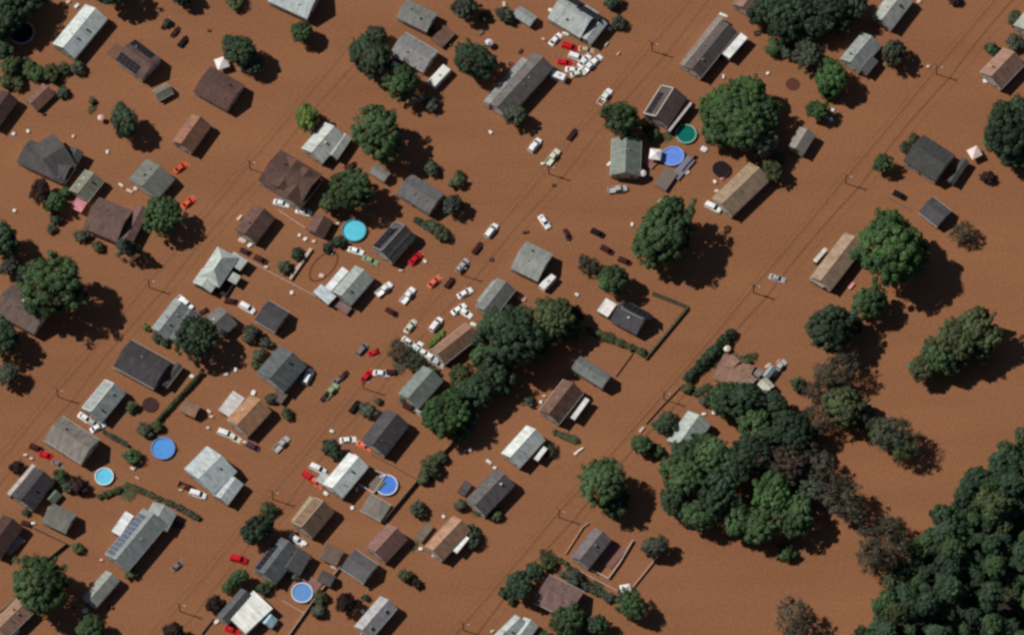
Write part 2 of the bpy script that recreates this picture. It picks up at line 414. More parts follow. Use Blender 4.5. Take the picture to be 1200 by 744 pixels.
house("brown house with tan slope at the top edge", (856,5),(885,-34),(884,19), (140,112,96), z=3.2, ex=(('flat',(882,19),(892,9),(889,23),2.2,(190,178,160)),))
house("two toned grey house above the olive bush", (1020,20),(1046,-14),(1048,32), (168,170,164), z=3.4)
house("pale and dark grey house beside bright tree", (983,69),(1010,37),(1008,85), (150,154,150), z=3.4, ex=(('gable',(1001,78),(1014,62),(1016,88),2.9,(112,110,108)),))
house("pink brown house with maroon far slope", (1147,85),(1176,55),(1177,102), (158,124,106), pitch=.68, z=3.2)
house("pale house cut by the right edge", (1186,30),(1216,-6),(1216,46), (168,168,156), z=3.2)
house("dark roofed house cut by the left edge", (-24,140),(2,105),(-5,152), (80,62,60), z=3.4)
# ---- second row
house("wide dark grey house with crossed ridges", (18,190),(74,216),(36,163), (92,88,88), pitch=.40, z=3.4, ex=(('gable',(38,172),(63,157),(74,204),3.9,(88,84,84),.4),('gable',(62,208),(84,172),(76,215),3.42,(86,84,84),.4)), vents=2)
house("sage grey house above pink awning", (80,223),(100,198),(101,240), (132,132,116), z=3.0, ex=(('flat',(83,243),(90,232),(94,250),2.0,(214,140,150)),))
house("square grey green house beside white junk", (149,210),(171,185),(188,231), (122,122,114), pitch=.40, z=3.2)
house("brown house with tan sunny slope near orange car", (200,166),(224,133),(226,178), (150,108,88), pitch=.68, z=3.2, vents=1)
house("large dark brown house with crossed roof", (301,212),(352,242),(330,175), (100,76,68), z=3.8, pitch=.4, ex=(('gable',(322,226),(348,192),(352,244),3.85,(98,74,66),.42),('gable',(312,214),(334,182),(340,232),3.85,(104,78,70),.4)), vents=1)
house("pale grey house beside the yellow green bush", (352,174),(380,142),(378,192), (196,200,192), z=3.4, vents=1, ex=(('gable',(383,180),(400,155),(394,188),3.0,(172,174,168)),))
house("slate grey gabled house with white top trim", (463,227),(503,252),(483,203), (112,110,108), pitch=.40, z=3.4, vents=2)
shed("small grey roofed shed below big round tree", (432,202),(450,214),(443,193), (134,132,128), z=2.2)
house("black panelled house with white eaves", (752,134),(775,98),(783,151), (98,84,80), z=3.2, vents=0, ex=(('pv','A',.14,.25,5,2),('trim','A',.03,.97,.02,.96,(196,190,184)),('flat',(783,153),(809,120),(785,154),2.9,(196,190,190))))
house("grey green house left of the blue pool", (714,206),(716,162),(751,207), (132,138,130), z=3.2, vents=1)
shed("grey shed partly under tall green trees", (922,172),(937,148),(941,183), (146,138,128), z=3.2)
house("long tan house beside the black trampoline", (832,233),(878,189),(866,247), (158,136,112), z=3.2, vents=2)
house("black roofed house near pink umbrella", (1057,189),(1096,214),(1084,158), (78,78,76), z=3.8, pitch=.5, vents=1, ex=(('gable',(1110,212),(1128,185),(1118,216),2.6,(84,82,82)),))
shed("square charcoal garage in open water", (1075,249),(1098,267),(1093,229), (88,86,90), pitch=.40, z=2.6)
# ---- third row
house("mauve brown house with pale front eave", (96,268),(137,285),(119,231), (118,94,88), z=3.4, vents=1, ex=(('gable',(138,282),(160,240),(152,290),3.2,(120,94,88)),))
house("grey brown house under big yellowish tree", (-10,366),(40,393),(10,330), (112,96,88), z=3.4, vents=3)
house("small brown house beside two sunk cars", (274,270),(298,239),(301,284), (108,82,74), z=3.2, vents=1)
house("pale house with pyramid roof and three wings", (231,324),(255,288),(258,336), (188,194,188), 'hip', z=3.4, pitch=.7, vents=0, wc=(120,116,110), ex=(('gable',(226,331),(237,315),(247,343),3.0,(196,202,196),.3),('flat',(265,306),(274,295),(281,317),3.0,(176,180,176)),('flat',(267,328),(273,319),(276,333),2.6,(180,184,180)),('flat',(254,342),(264,326),(264,348),.9,(60,54,50))))
shed("brown shed roof left of the cyan pool", (359,270),(370,250),(380,279), (112,86,78), z=2.2)
house("white and grey house below the oval pool rim", (388,342),(416,310),(412,358), (164,170,164), z=3.4, vents=1, wc=(150,148,144), ex=(('flat',(381,336),(401,313),(388,341),3.2,(240,242,240)),('flat',(367,342),(376,333),(385,356),2.8,(198,206,208)),('flat',(390,357),(396,350),(407,367),1.3,(128,104,100))))
house("dark house with glossy panels by cyan pool", (434,290),(463,258),(461,308), (86,84,84), pitch=.68, z=3.4, vents=1, ex=(('trim','A',.02,.98,.05,.97,(140,136,134)),('trim','B',.02,.98,.4,.5,(120,116,116)),('pv','A',.12,.15,5,3),('pv','A',.6,.6,2,1)))
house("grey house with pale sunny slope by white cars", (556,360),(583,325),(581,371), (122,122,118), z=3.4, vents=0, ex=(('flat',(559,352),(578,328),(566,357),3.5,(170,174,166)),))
house("pale grey uniform roofed house beside white camper", (597,315),(630,331),(622,284), (152,154,148), pitch=.40, z=3.2, vents=2)
house("charcoal house with white flat wing and panels", (714,376),(746,393),(728,348), (82,80,84), z=3.0, vents=1, ex=(('pv','B',.18,.2,6,3),('trim','B',.14,.9,.14,.92,(170,168,170)),('flat',(700,364),(712,371),(711,350),2.8,(240,236,230))))
house("tan house under huge green tree", (948,325),(990,271),(977,337), (166,140,118), z=3.2, vents=2, ex=(('flat',(948,327),(953,320),(965,336),2.4,(172,152,132)),('flat',(953,305),(966,290),(956,308),2.6,(226,216,204))))
# ---- fourth row
house("plain black roofed house above framed grey house", (131,430),(180,457),(160,400), (76,72,74), pitch=.40, z=3.6, vents=1, ex=(('gable',(187,449),(206,424),(195,455),2.6,(92,84,84)),))
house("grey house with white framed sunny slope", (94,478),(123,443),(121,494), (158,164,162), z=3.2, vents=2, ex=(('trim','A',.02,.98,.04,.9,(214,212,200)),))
house("grey house left of the dark bushy tree", (176,385),(204,349),(197,397), (150,154,152), z=3.4, ex=(('gable',(196,396),(216,360),(214,402),3.0,(110,112,114)),))
house("low grey house right of the dark bushy tree", (239,373),(256,358),(265,392), (118,116,112), z=3.0, vents=1)
house("square black house right of white van", (297,376),(322,391),(316,351), (80,78,80), pitch=.40, z=2.8, vents=0)
house("dark slate house with white van at its end", (299,436),(327,404),(331,463), (98,102,102), z=3.6, pitch=.5, vents=2, ex=(('flat',(318,466),(326,455),(330,472),1.6,(112,96,88)),))
shed("tan shed beside the long hedge", (209,481),(228,490),(217,467), (150,118,96), z=2.2)
house("tan house with white flat porch", (264,492),(293,461),(290,513), (172,130,100), z=3.4, vents=1, ex=(('flat',(256,480),(273,458),(270,488),2.9,(214,206,202)),))
house("tan and maroon house below white debris row", (504,410),(546,377),(528,422), (146,112,92), pitch=.68, z=3.2, vents=0)
house("grey green house under the bright treetops", (465,461),(495,427),(496,474), (128,136,130), z=3.2, vents=0)
house("charcoal house above the white pool house", (422,516),(452,478),(455,530), (84,80,82), z=3.6, vents=1)
house("grey gabled house with peaked shadow", (668,432),(706,456),(684,419), (122,126,122), z=3.4, vents=1)
house("brown house with white awning strip", (630,481),(660,443),(657,496), (118,88,78), pitch=.68, z=3.4, vents=2, ex=(('flat',(669,489),(686,466),(673,492),3.1,(232,230,226)),))
house("sunken brown roof beside small white shed", (834,444),(872,459),(852,415), (152,118,100), z=.9, pitch=.26, vents=0, ex=(('flat',(846,426),(858,415),(856,433),1.9,(160,124,108)),('flat',(868,447),(878,437),(877,454),1.9,(150,126,112)),('shed',(882,438),(889,430),(889,443),.9,(128,116,118),.5),('shed',(850,447),(856,440),(857,452),.8,(120,96,84),.3)))
shed("small white shed by jumbled trailer", (887,450),(898,461),(895,439), (206,204,190), z=2.4)
shed("narrow grey shed above the small white shed", (893,440),(903,427),(900,444), (160,166,168), z=2.2)
# ---- fifth row
house("broad grey house beside line of junk", (50,516),(95,545),(75,487), (142,134,126), z=3.6, vents=2)
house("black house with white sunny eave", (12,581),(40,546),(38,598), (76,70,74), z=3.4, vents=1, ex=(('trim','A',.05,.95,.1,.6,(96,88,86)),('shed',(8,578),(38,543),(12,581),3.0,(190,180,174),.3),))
shed("greenish grey garage above leafy round tree", (48,612),(77,626),(67,591), (124,124,116), z=2.8)
house("dark maroon house cut by the left edge", (-24,640),(4,602),(0,655), (84,62,60), z=3.4, ex=(('flat',(2,642),(20,625),(11,650),1.0,(186,160,150)),))
house("long grey house with panels and white porch", (121,650),(168,594),(151,669), (142,148,146), z=3.8, vents=1, ex=(('pv2','A',.08,.12,10,3),('flat',(131,622),(147,599),(140,628),3.0,(236,238,238)),('gable',(168,610),(180,588),(196,621),3.2,(158,164,162))))
house("big silver house below blue pool", (214,549),(242,521),(252,580), (184,192,192), z=3.8, pitch=.38, vents=2, ex=(('gable',(250,580),(268,556),(268,590),3.2,(186,192,192)),))
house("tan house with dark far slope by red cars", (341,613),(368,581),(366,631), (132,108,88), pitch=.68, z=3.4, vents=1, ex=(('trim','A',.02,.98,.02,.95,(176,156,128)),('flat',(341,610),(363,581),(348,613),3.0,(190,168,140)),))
house("white house beside the railed pool", (377,567),(409,529),(405,580), (222,226,222), z=3.6, vents=2, ex=(('flat',(370,562),(378,552),(392,574),2.8,(190,192,190)),))
shed("flat grey shed below the railed pool", (421,598),(446,612),(436,578), (134,128,118), 'hip', z=2.0, pitch=.15)
house("dark slate house beside the fence line", (544,586),(580,548),(572,602), (104,100,98), z=3.6, vents=2, ex=(('flat',(536,576),(545,563),(544,581),1.6,(92,84,84)),))
house("white house with dark far slope and awning", (586,531),(617,497),(611,547), (218,222,216), pitch=.68, z=3.4, vents=1, ex=(('flat',(626,537),(637,523),(630,540),3.0,(232,230,226)),))
house("pale green house in the dark grove", (780,516),(806,480),(813,527), (176,184,176), z=3.4, vents=0)
# ---- bottom row
house("tan roofed house in the bottom corner", (-12,731),(20,700),(12,745), (158,124,104), z=3.2, ex=(('flat',(10,745),(18,735),(15,748),2.0,(238,238,234)),))
house("pale house between two round trees", (95,700),(124,667),(113,712), (154,156,148), z=3.2, vents=1)
house("slate house with square rear wing", (295,667),(326,627),(322,687), (104,106,110), z=3.6, vents=1, ex=(('pv','A',.1,.2,6,2),('gable',(322,660),(336,636),(350,676),3.1,(90,88,90),.3),))
house("dark house joined to bright white flat roof", (253,722),(283,688),(268,731), (96,96,98), z=3.2, vents=0, ex=(('flat',(266,721),(297,692),(293,737),3.4,(240,240,232)),))
house("grey roofed house below brown twin slope house", (398,666),(426,685),(418,643), (104,102,102), pitch=.40, z=2.8, vents=0)
house("brown house with two shades of slope", (427,641),(454,612),(457,655), (140,106,98), pitch=.68, z=2.8, vents=0)
shed("flat brown shed left of twin slope house", (373,654),(394,664),(386,637), (118,100,90), z=1.8, pitch=.2)
shed("small dark shed with white front edge", (371,680),(387,688),(380,668), (92,88,86), z=2.0)
house("pale house with purple far slope and white patches", (414,734),(446,697),(436,748), (180,176,176), pitch=.68, z=3.4, vents=0, ex=(('sky',.2,.45,'B'),('sky',.75,.45,'B')))
house("tan house with long white awning", (496,640),(531,603),(520,656), (176,136,112), pitch=.68, z=3.4, vents=1, ex=(('flat',(529,643),(543,626),(535,648),3.2,(244,244,240)),('flat',(486,630),(500,612),(494,635),1.2,(128,112,96))))
house("pale house cut by the bottom edge", (578,744),(604,719),(592,754), (184,192,186), z=3.2)
house("grey house inside white fence", (668,652),(696,617),(692,664), (118,110,110), z=3.4, vents=1)
house("rose brown house behind the hedge", (624,706),(666,727),(653,676), (128,102,96), pitch=.40, z=3.2, vents=2)
shed("grey white shed below rose brown house", (598,744),(614,722),(618,752), (190,198,192), z=2.2)
shed("ice blue shed beside the bright flat roof", (304,728),(312,717),(320,734), (176,206,216), z=2.0)
shed("small grey green shed among the left bushes", (52,583),(62,572),(66,588), (112,122,106), z=1.5)

# ------------------------------------------------------------------ pools, trampolines, decks
def pool_mat(c):
    return material("pool_water_%d_%d_%d" % c, tuple(x*.95 for x in lin(c)), rough=.08, var=.08, scale=.5, fine=.05, spec=.5)
def pool(label, px, py, r, c, rim=(225,228,230), sx=1.0, sy=1.0, rz=0, rail=True, zt=.75):
    g = P(px, py, zt); o = empty('pool', (g.x, g.y, 0), R(rz)); rm = r*MPP
    MB().ring(rm-.12, rm, -1.2, zt-.05, 36, sx, sy).build('pool_wall', paint(rim), o)
    MB().ring(rm-.22, rm+.16, zt-.05, zt+.04, 36, sx, sy).build('top_rail', paint(rim), o)
    MB().disc(rm-.14, zt-.22, 36, sx, sy).build('pool_water', pool_mat(c), o)
    lad = MB()
    for s in (-.25, .25): lad.tube([(rm*sx-.45,s,zt-.5),(rm*sx-.45,s,zt+.7),(rm*sx+.25,s,zt+.7),(rm*sx+.3,s,-.3)], .05, 5)
    for k in range(3): lad.box(rm*sx+.22,rm*sx+.3,-.25,.25,-.1+.3*k,-.04+.3*k)
    lad.build('ladder', METAL, o)
    tag(o, label, 'pool', 'above ground pools'); LAND.append((px, py, label)); return o
pool("bright cyan round pool with shade tinted rim", 415, 270, 14, (104,214,236), (70,140,150))  # dark teal rim: tree shadow put into the rim colour
pool("turquoise round pool with thick white rim", 122, 558, 10.5, (110,210,240), (228,236,238))
pool("plain mid blue pool with blue rim", 191, 525, 13.5, (96,160,232), (120,150,205))
pool("railed blue pool with striped white rim", 453, 568, 12.5, (88,138,224), (226,230,238))
pool("pale blue pool with white rim", 354, 694, 12, (110,158,216), (224,226,236))
pool("green pool with pale rim", 804, 157, 12, (20,112,100), (150,190,178))
pool("violet blue pool with uneven edge", 788, 183, 13, (112,152,238), (150,180,240), 1.05, .92, 20)
pool("pool painted black for tree shade", 25, 38, 15, (20,32,40), (190,186,184))  # near-black water colour has the shade of the trees painted in
def trampoline(label, px, py, r, mat_c, rim_c, z):
    g = P(px, py, z); o = empty('trampoline', (g.x, g.y, 0)); rm = r*MPP
    MB().disc(rm-.15, z, 28).build('jumping_mat', material("mat_%d_%d_%d" % mat_c, lin(mat_c), rough=.8), o)
    MB().ring(rm-.16, rm+.1, z-.08, z+.06, 28).build('frame_ring', paint(rim_c), o)
    for k in range(4):
        a = k*math.pi/2+.4; MB().tube([(rm*math.cos(a),rm*math.sin(a),-1.6),(rm*math.cos(a),rm*math.sin(a),z-.08)], .05, 6).build('leg', METAL, o)
    tag(o, label, 'trampoline', 'trampolines'); return o
trampoline("black round trampoline beside the tan house", 845, 198, 10, (22,12,20), (48,30,32), .9)
trampoline("dull maroon sunk trampoline in open brown water", 929, 99, 8, (92,50,40), (100,58,44), .08)
trampoline("small dark trampoline below black roofed house", 176, 474, 9, (62,38,36), (80,52,44), .3)
# the rim of a sunk oval pool
g = P(379, 312, .1); o = empty('sunken_pool_rim', (g.x, g.y, 0), R(52))
MB().ring(20.6*MPP, 23.6*MPP, -1, .12, 40, 1, .52).build('rim', material('rusty_rim', lin((112,62,42)), var=.2), o)
MB().ring(19.6*MPP, 20.5*MPP, -1, .05, 40, 1, .52).build('inner_liner_edge', material('liner_edge', lin((150,100,72)), var=.2), o)
tag(o, "brown oval rim of a sunken pool", 'pool')

def deck(label, p0, p1, p2, m, z=.5, n=8):
    c, rz, L, Wd, s = frame_of(p0, p1, p2, z); o = empty('deck', (c.x, c.y, 0), rz)
    for i in range(n):
        y0 = -Wd/2+i*Wd/n; b = MB().box(-L/2, L/2, y0+.02, y0+Wd/n-.02, z-.05, z+random.uniform(0,.02)).build('deck_board', m, o)
    for sx in (-1, 1):
        for sy in (-1, 1): MB().box(sx*(L/2-.2)-.07, sx*(L/2-.2)+.07, sy*(Wd/2-.2)-.07, sy*(Wd/2-.2)+.07, -2, z-.06).build('post', WOOD, o)
    tag(o, label, 'deck', 'timber decks'); return o
PINKW = material('pinkish_deck', lin((150,104,100)), var=.18, scale=1)
deck("pinkish deck between grey green house and white canopy", (752,190),(768,172),(764,198), PINKW)
deck("grey brown deck below the violet blue pool", (766,216),(780,196),(780,224), GREYWOOD, 1.2)
deck("narrow grey deck wrapped round the violet blue pool", (786,205),(806,182),(796,210), material('slate_deck', lin((128,122,138)), var=.15), .7, 4)
deck("small pale deck at the railed pool", (432,568),(442,557),(441,577), GREYWOOD, .8, 5)
deck("mauve deck below slate house by pale blue pool", (338,690),(352,668),(362,708), material('mauve_deck', lin((140,100,92)), var=.18), .35)
deck("long plank walkway left of the oval pool rim", (338,326),(363,290),(341,328), PALEWOOD, .9, 2)
deck("sunken plank deck behind the white fence", (700,655),(718,634),(716,666), material('rosy_deck', lin((132,92,84)), var=.2), .3)

# ------------------------------------------------------------------ canopies, umbrellas
def canopy(label, px, py, w, c, rz=0, z=2.3, round_=False):
    g = P(px, py, z); o = empty('umbrella' if round_ else 'canopy', (g.x, g.y, 0), R(rz)); a = w*MPP/2
    n = 8 if round_ else 4; b = MB()
    pts = [(a*(1.1 if round_ else 1.4)*math.cos(2*math.pi*(k+.5)/n), a*(1.1 if round_ else 1.4)*math.sin(2*math.pi*(k+.5)/n)) for k in range(n)]
    vs = [(x,y,z) for x,y in pts]+[(x*.25,y*.25,z+a*.38) for x,y in pts]+[(0,0,z+a*.5)]+[(x,y,z-.22) for x,y in pts]
    fs = [(k,(k+1)%n,n+(k+1)%n,n+k) for k in range(n)]+[(n+k,n+(k+1)%n,2*n) for k in range(n)]+[(2*n+1+k,2*n+1+(k+1)%n,(k+1)%n,k) for k in range(n)]
    b.add(vs, fs).build('cloth_top', paint(c), o)
    if round_: MB().tube([(0,0,-1.8),(0,0,z+a*.48)], .04, 6).build('pole', METAL, o)
    else:
        for x, y in pts: MB().tube([(x*.95,y*.95,-1.8),(x*.95,y*.95,z-.05)], .05, 6).build('leg', METAL, o)
    tag(o, label, 'umbrella' if round_ else 'canopy', 'garden canopies and umbrellas'); return o
canopy("white canopy above plain brown roofed house", 260, 74, 15, (246,238,236), 20)
canopy("white square canopy beside the violet blue pool", 768, 181, 14, (248,240,238), -8)
canopy("pinkish white canopy right of black roofed house", 1142, 179, 14, (248,226,220), 28)
canopy("white six sided umbrella below grey green house", 753, 203, 8, (248,236,236), 0, 2.6, True)
canopy("bright white tent beside the leaning fence", 733, 690, 12, (246,246,242), 10)
canopy("cream umbrella above the sunken brown roof", 852, 408, 8, (240,226,200), 0, 1.4, True)
canopy("pale blue white umbrella beside round tree", 573, 50, 9, (216,222,232), 0, 2.0, True)
canopy("small pink white umbrella beside bushy tree at upper left", 118, 138, 7, (232,206,190), 0, 1.9, True)

# ------------------------------------------------------------------ vehicles
def sect(x, hw, zb, zt, k=.22):
    """Rounded cross-section of a car body."""
    return [(x,-hw,zb),(x,-hw,zt-k),(x,-hw+k*.35,zt-k*.25),(x,-hw+k*1.3,zt),(x,hw-k*1.3,zt),(x,hw-k*.35,zt-k*.25),(x,hw,zt-k),(x,hw,zb)]
def car_meshes(kind):
    D = {}
    if kind == 'sedan':
        D['body'] = MB().loft([sect(-2.32,.72,.35,.72),sect(-2.2,.86,.25,.92),sect(-1.2,.91,.22,1.0),sect(.3,.92,.22,.98),sect(1.3,.9,.22,.92),sect(2.1,.84,.25,.8),sect(2.36,.68,.35,.62)])
        cab = [(-1.75,.66,.97),(-1.05,.62,1.42),(.25,.62,1.44),(1.12,.7,.95)]
    elif kind == 'van':
        D['body'] = MB().loft([sect(-2.4,.82,.35,1.0),sect(-2.3,.92,.25,1.08),sect(-1.2,.95,.22,1.1),sect(.5,.95,.22,1.1),sect(1.4,.93,.22,1.06),sect(2.2,.86,.25,.92),sect(2.42,.7,.35,.7)])
        cab = [(-2.34,.76,1.07),(-2.05,.72,1.72),(.35,.72,1.74),(1.35,.78,1.05)]
    else:
        D['body'] = MB().loft([sect(-.72,.94,.3,1.05),sect(.6,.95,.28,1.08),sect(1.3,.94,.28,1.08),sect(2.5,.9,.3,1.0),sect(2.75,.78,.4,.8)])
        D['bed'] = MB().box(-2.75,-.72,-.94,.94,.35,.7).box(-2.75,-.72,-.94,-.82,.7,1.06).box(-2.75,-.72,.82,.94,.7,1.06).box(-2.75,-2.63,-.82,.82,.7,1.06)
        cab = [(-.7,.78,1.04),(-.55,.72,1.72),(.75,.72,1.74),(1.4,.8,1.06)]
    (xa,wa,za),(xb,wb,zb),(xc,wc,zc),(xd,wd,zd) = cab
    g = MB(); g.add([(xa,-wa,za-.03),(xa,wa,za-.03),(xb,wb,zb),(xb,-wb,zb),(xc,wc,zc),(xc,-wc,zc),(xd,wd,zd-.03),(xd,-wd,zd-.03)],
                    [(0,3,2,1),(3,5,4,2),(5,7,6,4),(0,7,5,3),(1,2,4,6),(0,1,6,7)])
    D['cabin_glass'] = g
    D['roof_panel'] = MB().loft([[(xb-.12,-wb-.03,zb-.06),(xb-.12,-wb+.12,zb+.04),(xb-.12,wb-.12,zb+.04),(xb-.12,wb+.03,zb-.06)],
                                 [(.5*(xb+xc),-wb-.04,zb-.04),(.5*(xb+xc),-wb+.1,zb+.09),(.5*(xb+xc),wb-.1,zb+.09),(.5*(xb+xc),wb+.04,zb-.04)],
                                 [(xc+.12,-wc-.03,zc-.06),(xc+.12,-wc+.12,zc+.04),(xc+.12,wc-.12,zc+.04),(xc+.12,wc+.03,zc-.06)]])
    for s in (-1, 1):
        D['mirror%d' % (s+1)] = MB().box(xd-.28, xd-.1, s*.92-.02 if s > 0 else -1.1, 1.1 if s > 0 else -.9, .98, 1.14)
        D['pillar%d' % (s+1)] = MB().tube([(xd,s*wd,zd-.02),(xc,s*wc,zc+.01)], .055, 5)
        D['pillar_rear%d' % (s+1)] = MB().tube([(xa,s*wa,za),(xb,s*wb,zb+.01)], .07, 5)
        xh = 2.3 if kind != 'pickup' else 2.68
        D['headlight%d' % (s+1)] = MB().box(xh-.12, xh+.06, s*.62-.16, s*.62+.16, .62, .76)
    return {k: b.mesh(k.rstrip('012'), [WHITE] if 'head' not in k and 'glass' not in k else [GLASS if 'glass' in k else OFFW]) for k, b in D.items()}
CARM = {k: car_meshes(k) for k in ('sedan', 'van', 'pickup')}
CN = {'white': (252,252,250), 'black': (34,24,26), 'maroon': (70,34,30), 'red': (212,26,32), 'orange': (236,92,56), 'grey': (132,120,118), 'silver': (186,184,182),
      'purple': (84,56,72), 'tan': (200,176,140), 'green': (150,170,130), 'pink': (240,120,92), 'cream': (222,220,196)}
def car(px, py, ang, kind, c, sink=.55, cat=None, sc=1.0, tilt=0):
    """ang: degrees on the picture's plane, 0 = nose to the right, 90 = nose up."""
    g = P(px, py, .5)
    o = empty({'pickup': 'pickup_truck', 'van': 'van', 'sedan': 'car'}[kind], (g.x, g.y, -sink), R(ang)); o.rotation_euler = (R(random.uniform(-3,3)), R(random.uniform(-3,3)+tilt), R(ang))
    sc *= 1.06 if c in ('maroon','black','purple','grey') else 1.16; o.scale = (sc, sc, sc)
    for k, me in CARM[kind].items():
        nm = k.rstrip('012')
        q = inst(nm, me, carpaint(CN[c]) if me.materials[0] is WHITE else None, body if nm in ('mirror', 'headlight', 'pillar', 'pillar_rear') else o)
        if nm == 'body': body = q
    depth = "" if sink < .7 else "half sunk "
    later(o, "%s%s %s" % (depth, c, {'pickup': 'pickup', 'van': 'van', 'sedan': 'car'}[kind]), {'pickup': 'pickup truck', 'van': 'van', 'sedan': 'car'}[kind], px, py, 'vehicles caught in the flood')
    return o
SL = 54                                     # the street's slant in the picture
for a in [
 (195,28,SL,'sedan','black',.85),(206,37,SL,'sedan','maroon',.85),(215,48,SL,'van','black',.95),
 (212,196,40,'sedan','orange',.75),(221,237,45,'sedan','orange',.7),(412,194,28,'van','maroon',1.1),
 (487,116,25,'sedan','tan',.8),(651,46,50,'sedan','white',.7),(668,55,-20,'van','red',.7),(687,58,-10,'sedan','tan',.8),(662,73,-10,'sedan','red',.8),
 (676,67,-20,'van','white',.5),(685,71,50,'sedan','white',.5),(690,78,46,'pickup','white',.5),(698,71,45,'sedan','white',.7),(672,82,-5,'sedan','white',.5),(678,86,15,'sedan','cream',.6),
 (709,113,SL,'pickup','white',.75),(627,170,SL,'van','white',.5),(648,184,SL,'pickup','cream',.5),(671,157,SL,'van','maroon',1.0),(724,222,8,'pickup','silver',.45),
 (836,243,-30,'van','white',.3),(1055,229,-30,'van','black',.8),(289,295,-28,'sedan','maroon',.85),(306,304,-30,'van','maroon',.85),
 (217,355,-42,'pickup','white',.4),(272,353,-10,'van','maroon',.95),(290,361,-33,'van','white',.4),(240,364,30,'sedan','maroon',1.0),
 (487,303,48,'sedan','red',.4),(417,294,-20,'sedan','white',.5),(434,305,-25,'sedan','green',.6),(450,339,42,'pickup','white',.35),(478,346,SL,'pickup','white',.45),
 (509,330,45,'sedan','pink',.65),(528,330,SL,'van','maroon',1.0),(542,311,SL,'van','silver',.6),(560,290,SL,'van','maroon',1.0),(576,270,SL,'van','white',.55),
 (545,343,30,'sedan','white',.6),(538,362,35,'sedan','white',.55),(545,366,-35,'sedan','white',.6),(460,366,-30,'van','maroon',1.1),
 (638,260,-58,'sedan','white',.4),(665,275,-65,'sedan','maroon',.8),(701,273,-28,'van','black',.7),(712,293,-32,'van','maroon',.9),(733,306,-25,'van','maroon',1.0),
 (100,490,-35,'sedan','white',.5),(109,495,-30,'sedan','silver',.6),(361,441,65,'van','white',.35),(388,458,50,'pickup','green',.7),(397,444,40,'sedan','grey',.8),(381,464,55,'sedan','maroon',.9),
 (481,382,SL,'sedan','cream',.6),(511,380,SL,'van','white',.4),(479,401,-38,'sedan','white',.6),(489,408,60,'sedan','white',.7),(497,413,-30,'sedan','white',.7),(505,418,-35,'sedan','white',.7),(512,425,-30,'sedan','silver',.6),
 (425,408,50,'van','grey',.8),(440,412,20,'sedan','red',1.05),(447,437,-5,'sedan','white',.6),(461,436,0,'van','maroon',1.0),(430,440,50,'sedan','red',.7),(416,476,55,'van','black',.8),(403,440,50,'sedan','maroon',.9),
 (481,478,-30,'van','maroon',.7),(492,482,-30,'sedan','silver',.8),(43,525,-25,'van','maroon',.8),(54,533,-20,'sedan','red',.8),(68,543,-30,'sedan','grey',.9),(115,500,30,'sedan','white',.6),
 (232,579,-18,'van','white',.5),(219,570,-22,'pickup','maroon',.8),(265,508,-22,'van','white',.5),(274,512,-30,'sedan','cream',.8),(297,523,-28,'van','purple',.8),(330,520,48,'pickup','silver',.6),
 (373,549,-28,'van','white',.5),(363,559,-38,'van','red',.45),(370,564,-40,'sedan','pink',.6),(280,655,-15,'van','red',.45),(208,662,45,'sedan','grey',.75),
 (272,738,-20,'sedan','red',.6),(348,632,-35,'sedan','white',.6),(911,326,-20,'sedan','silver',.6),(913,430,48,'pickup','silver',.6),(408,515,5,'sedan','white',.7),(427,522,-30,'sedan','pink',.7),
 (33,614,-20,'sedan','maroon',.85),(330,238,-15,'sedan','white',.6),(356,248,-15,'sedan','white',.7),(210,614,-20,'van','maroon',1.0),
]: car(*a)
def trailer(label, px, py, ang, l, w, zt, c):
    g = P(px, py, zt); o = empty('trailer', (g.x, g.y, 0), R(ang)); L, Wd = l*MPP, w*MPP
    MB().loft([sect(-L/2,Wd/2-.08,-.6,zt-.1),sect(-L/2+.15,Wd/2,-.6,zt),sect(L/2-.4,Wd/2,-.6,zt),sect(L/2,Wd/2-.08,-.6,zt-.5)]).build('body', paint(c, .4), o)
    MB().box(-.45,.45,-.4,.4,zt,zt+.28).build('roof_unit', OFFW, o)
    MB().box(L/2-.02,L/2+.05,-Wd/2+.3,Wd/2-.3,zt-1.1,zt-.65).build('window', GLASS, o)
    for s in (-1, 1): MB().box(-L/4,L/5,s*Wd/2-.02,s*Wd/2+.02,zt-1.1,zt-.6).build('window', GLASS, o)
    MB().tube([(L/2,0,-.1),(L/2+1.1,0,-.15)], .07, 6).build('tow_bar', METAL, o)
    tag(o, label, 'trailer', 'white trailers'); return o
trailer("long white trailer beside broad grey house", 515, 88, 50, 30, 12, 2.5, (242,242,236))
trailer("white box trailer beside the cluster of parked cars", 655, 88, -24, 18, 9, 2.3, (246,246,244))
trailer("white camper behind the pale grey uniform roofed house", 642, 329, 50, 22, 9, 2.4, (244,244,242))

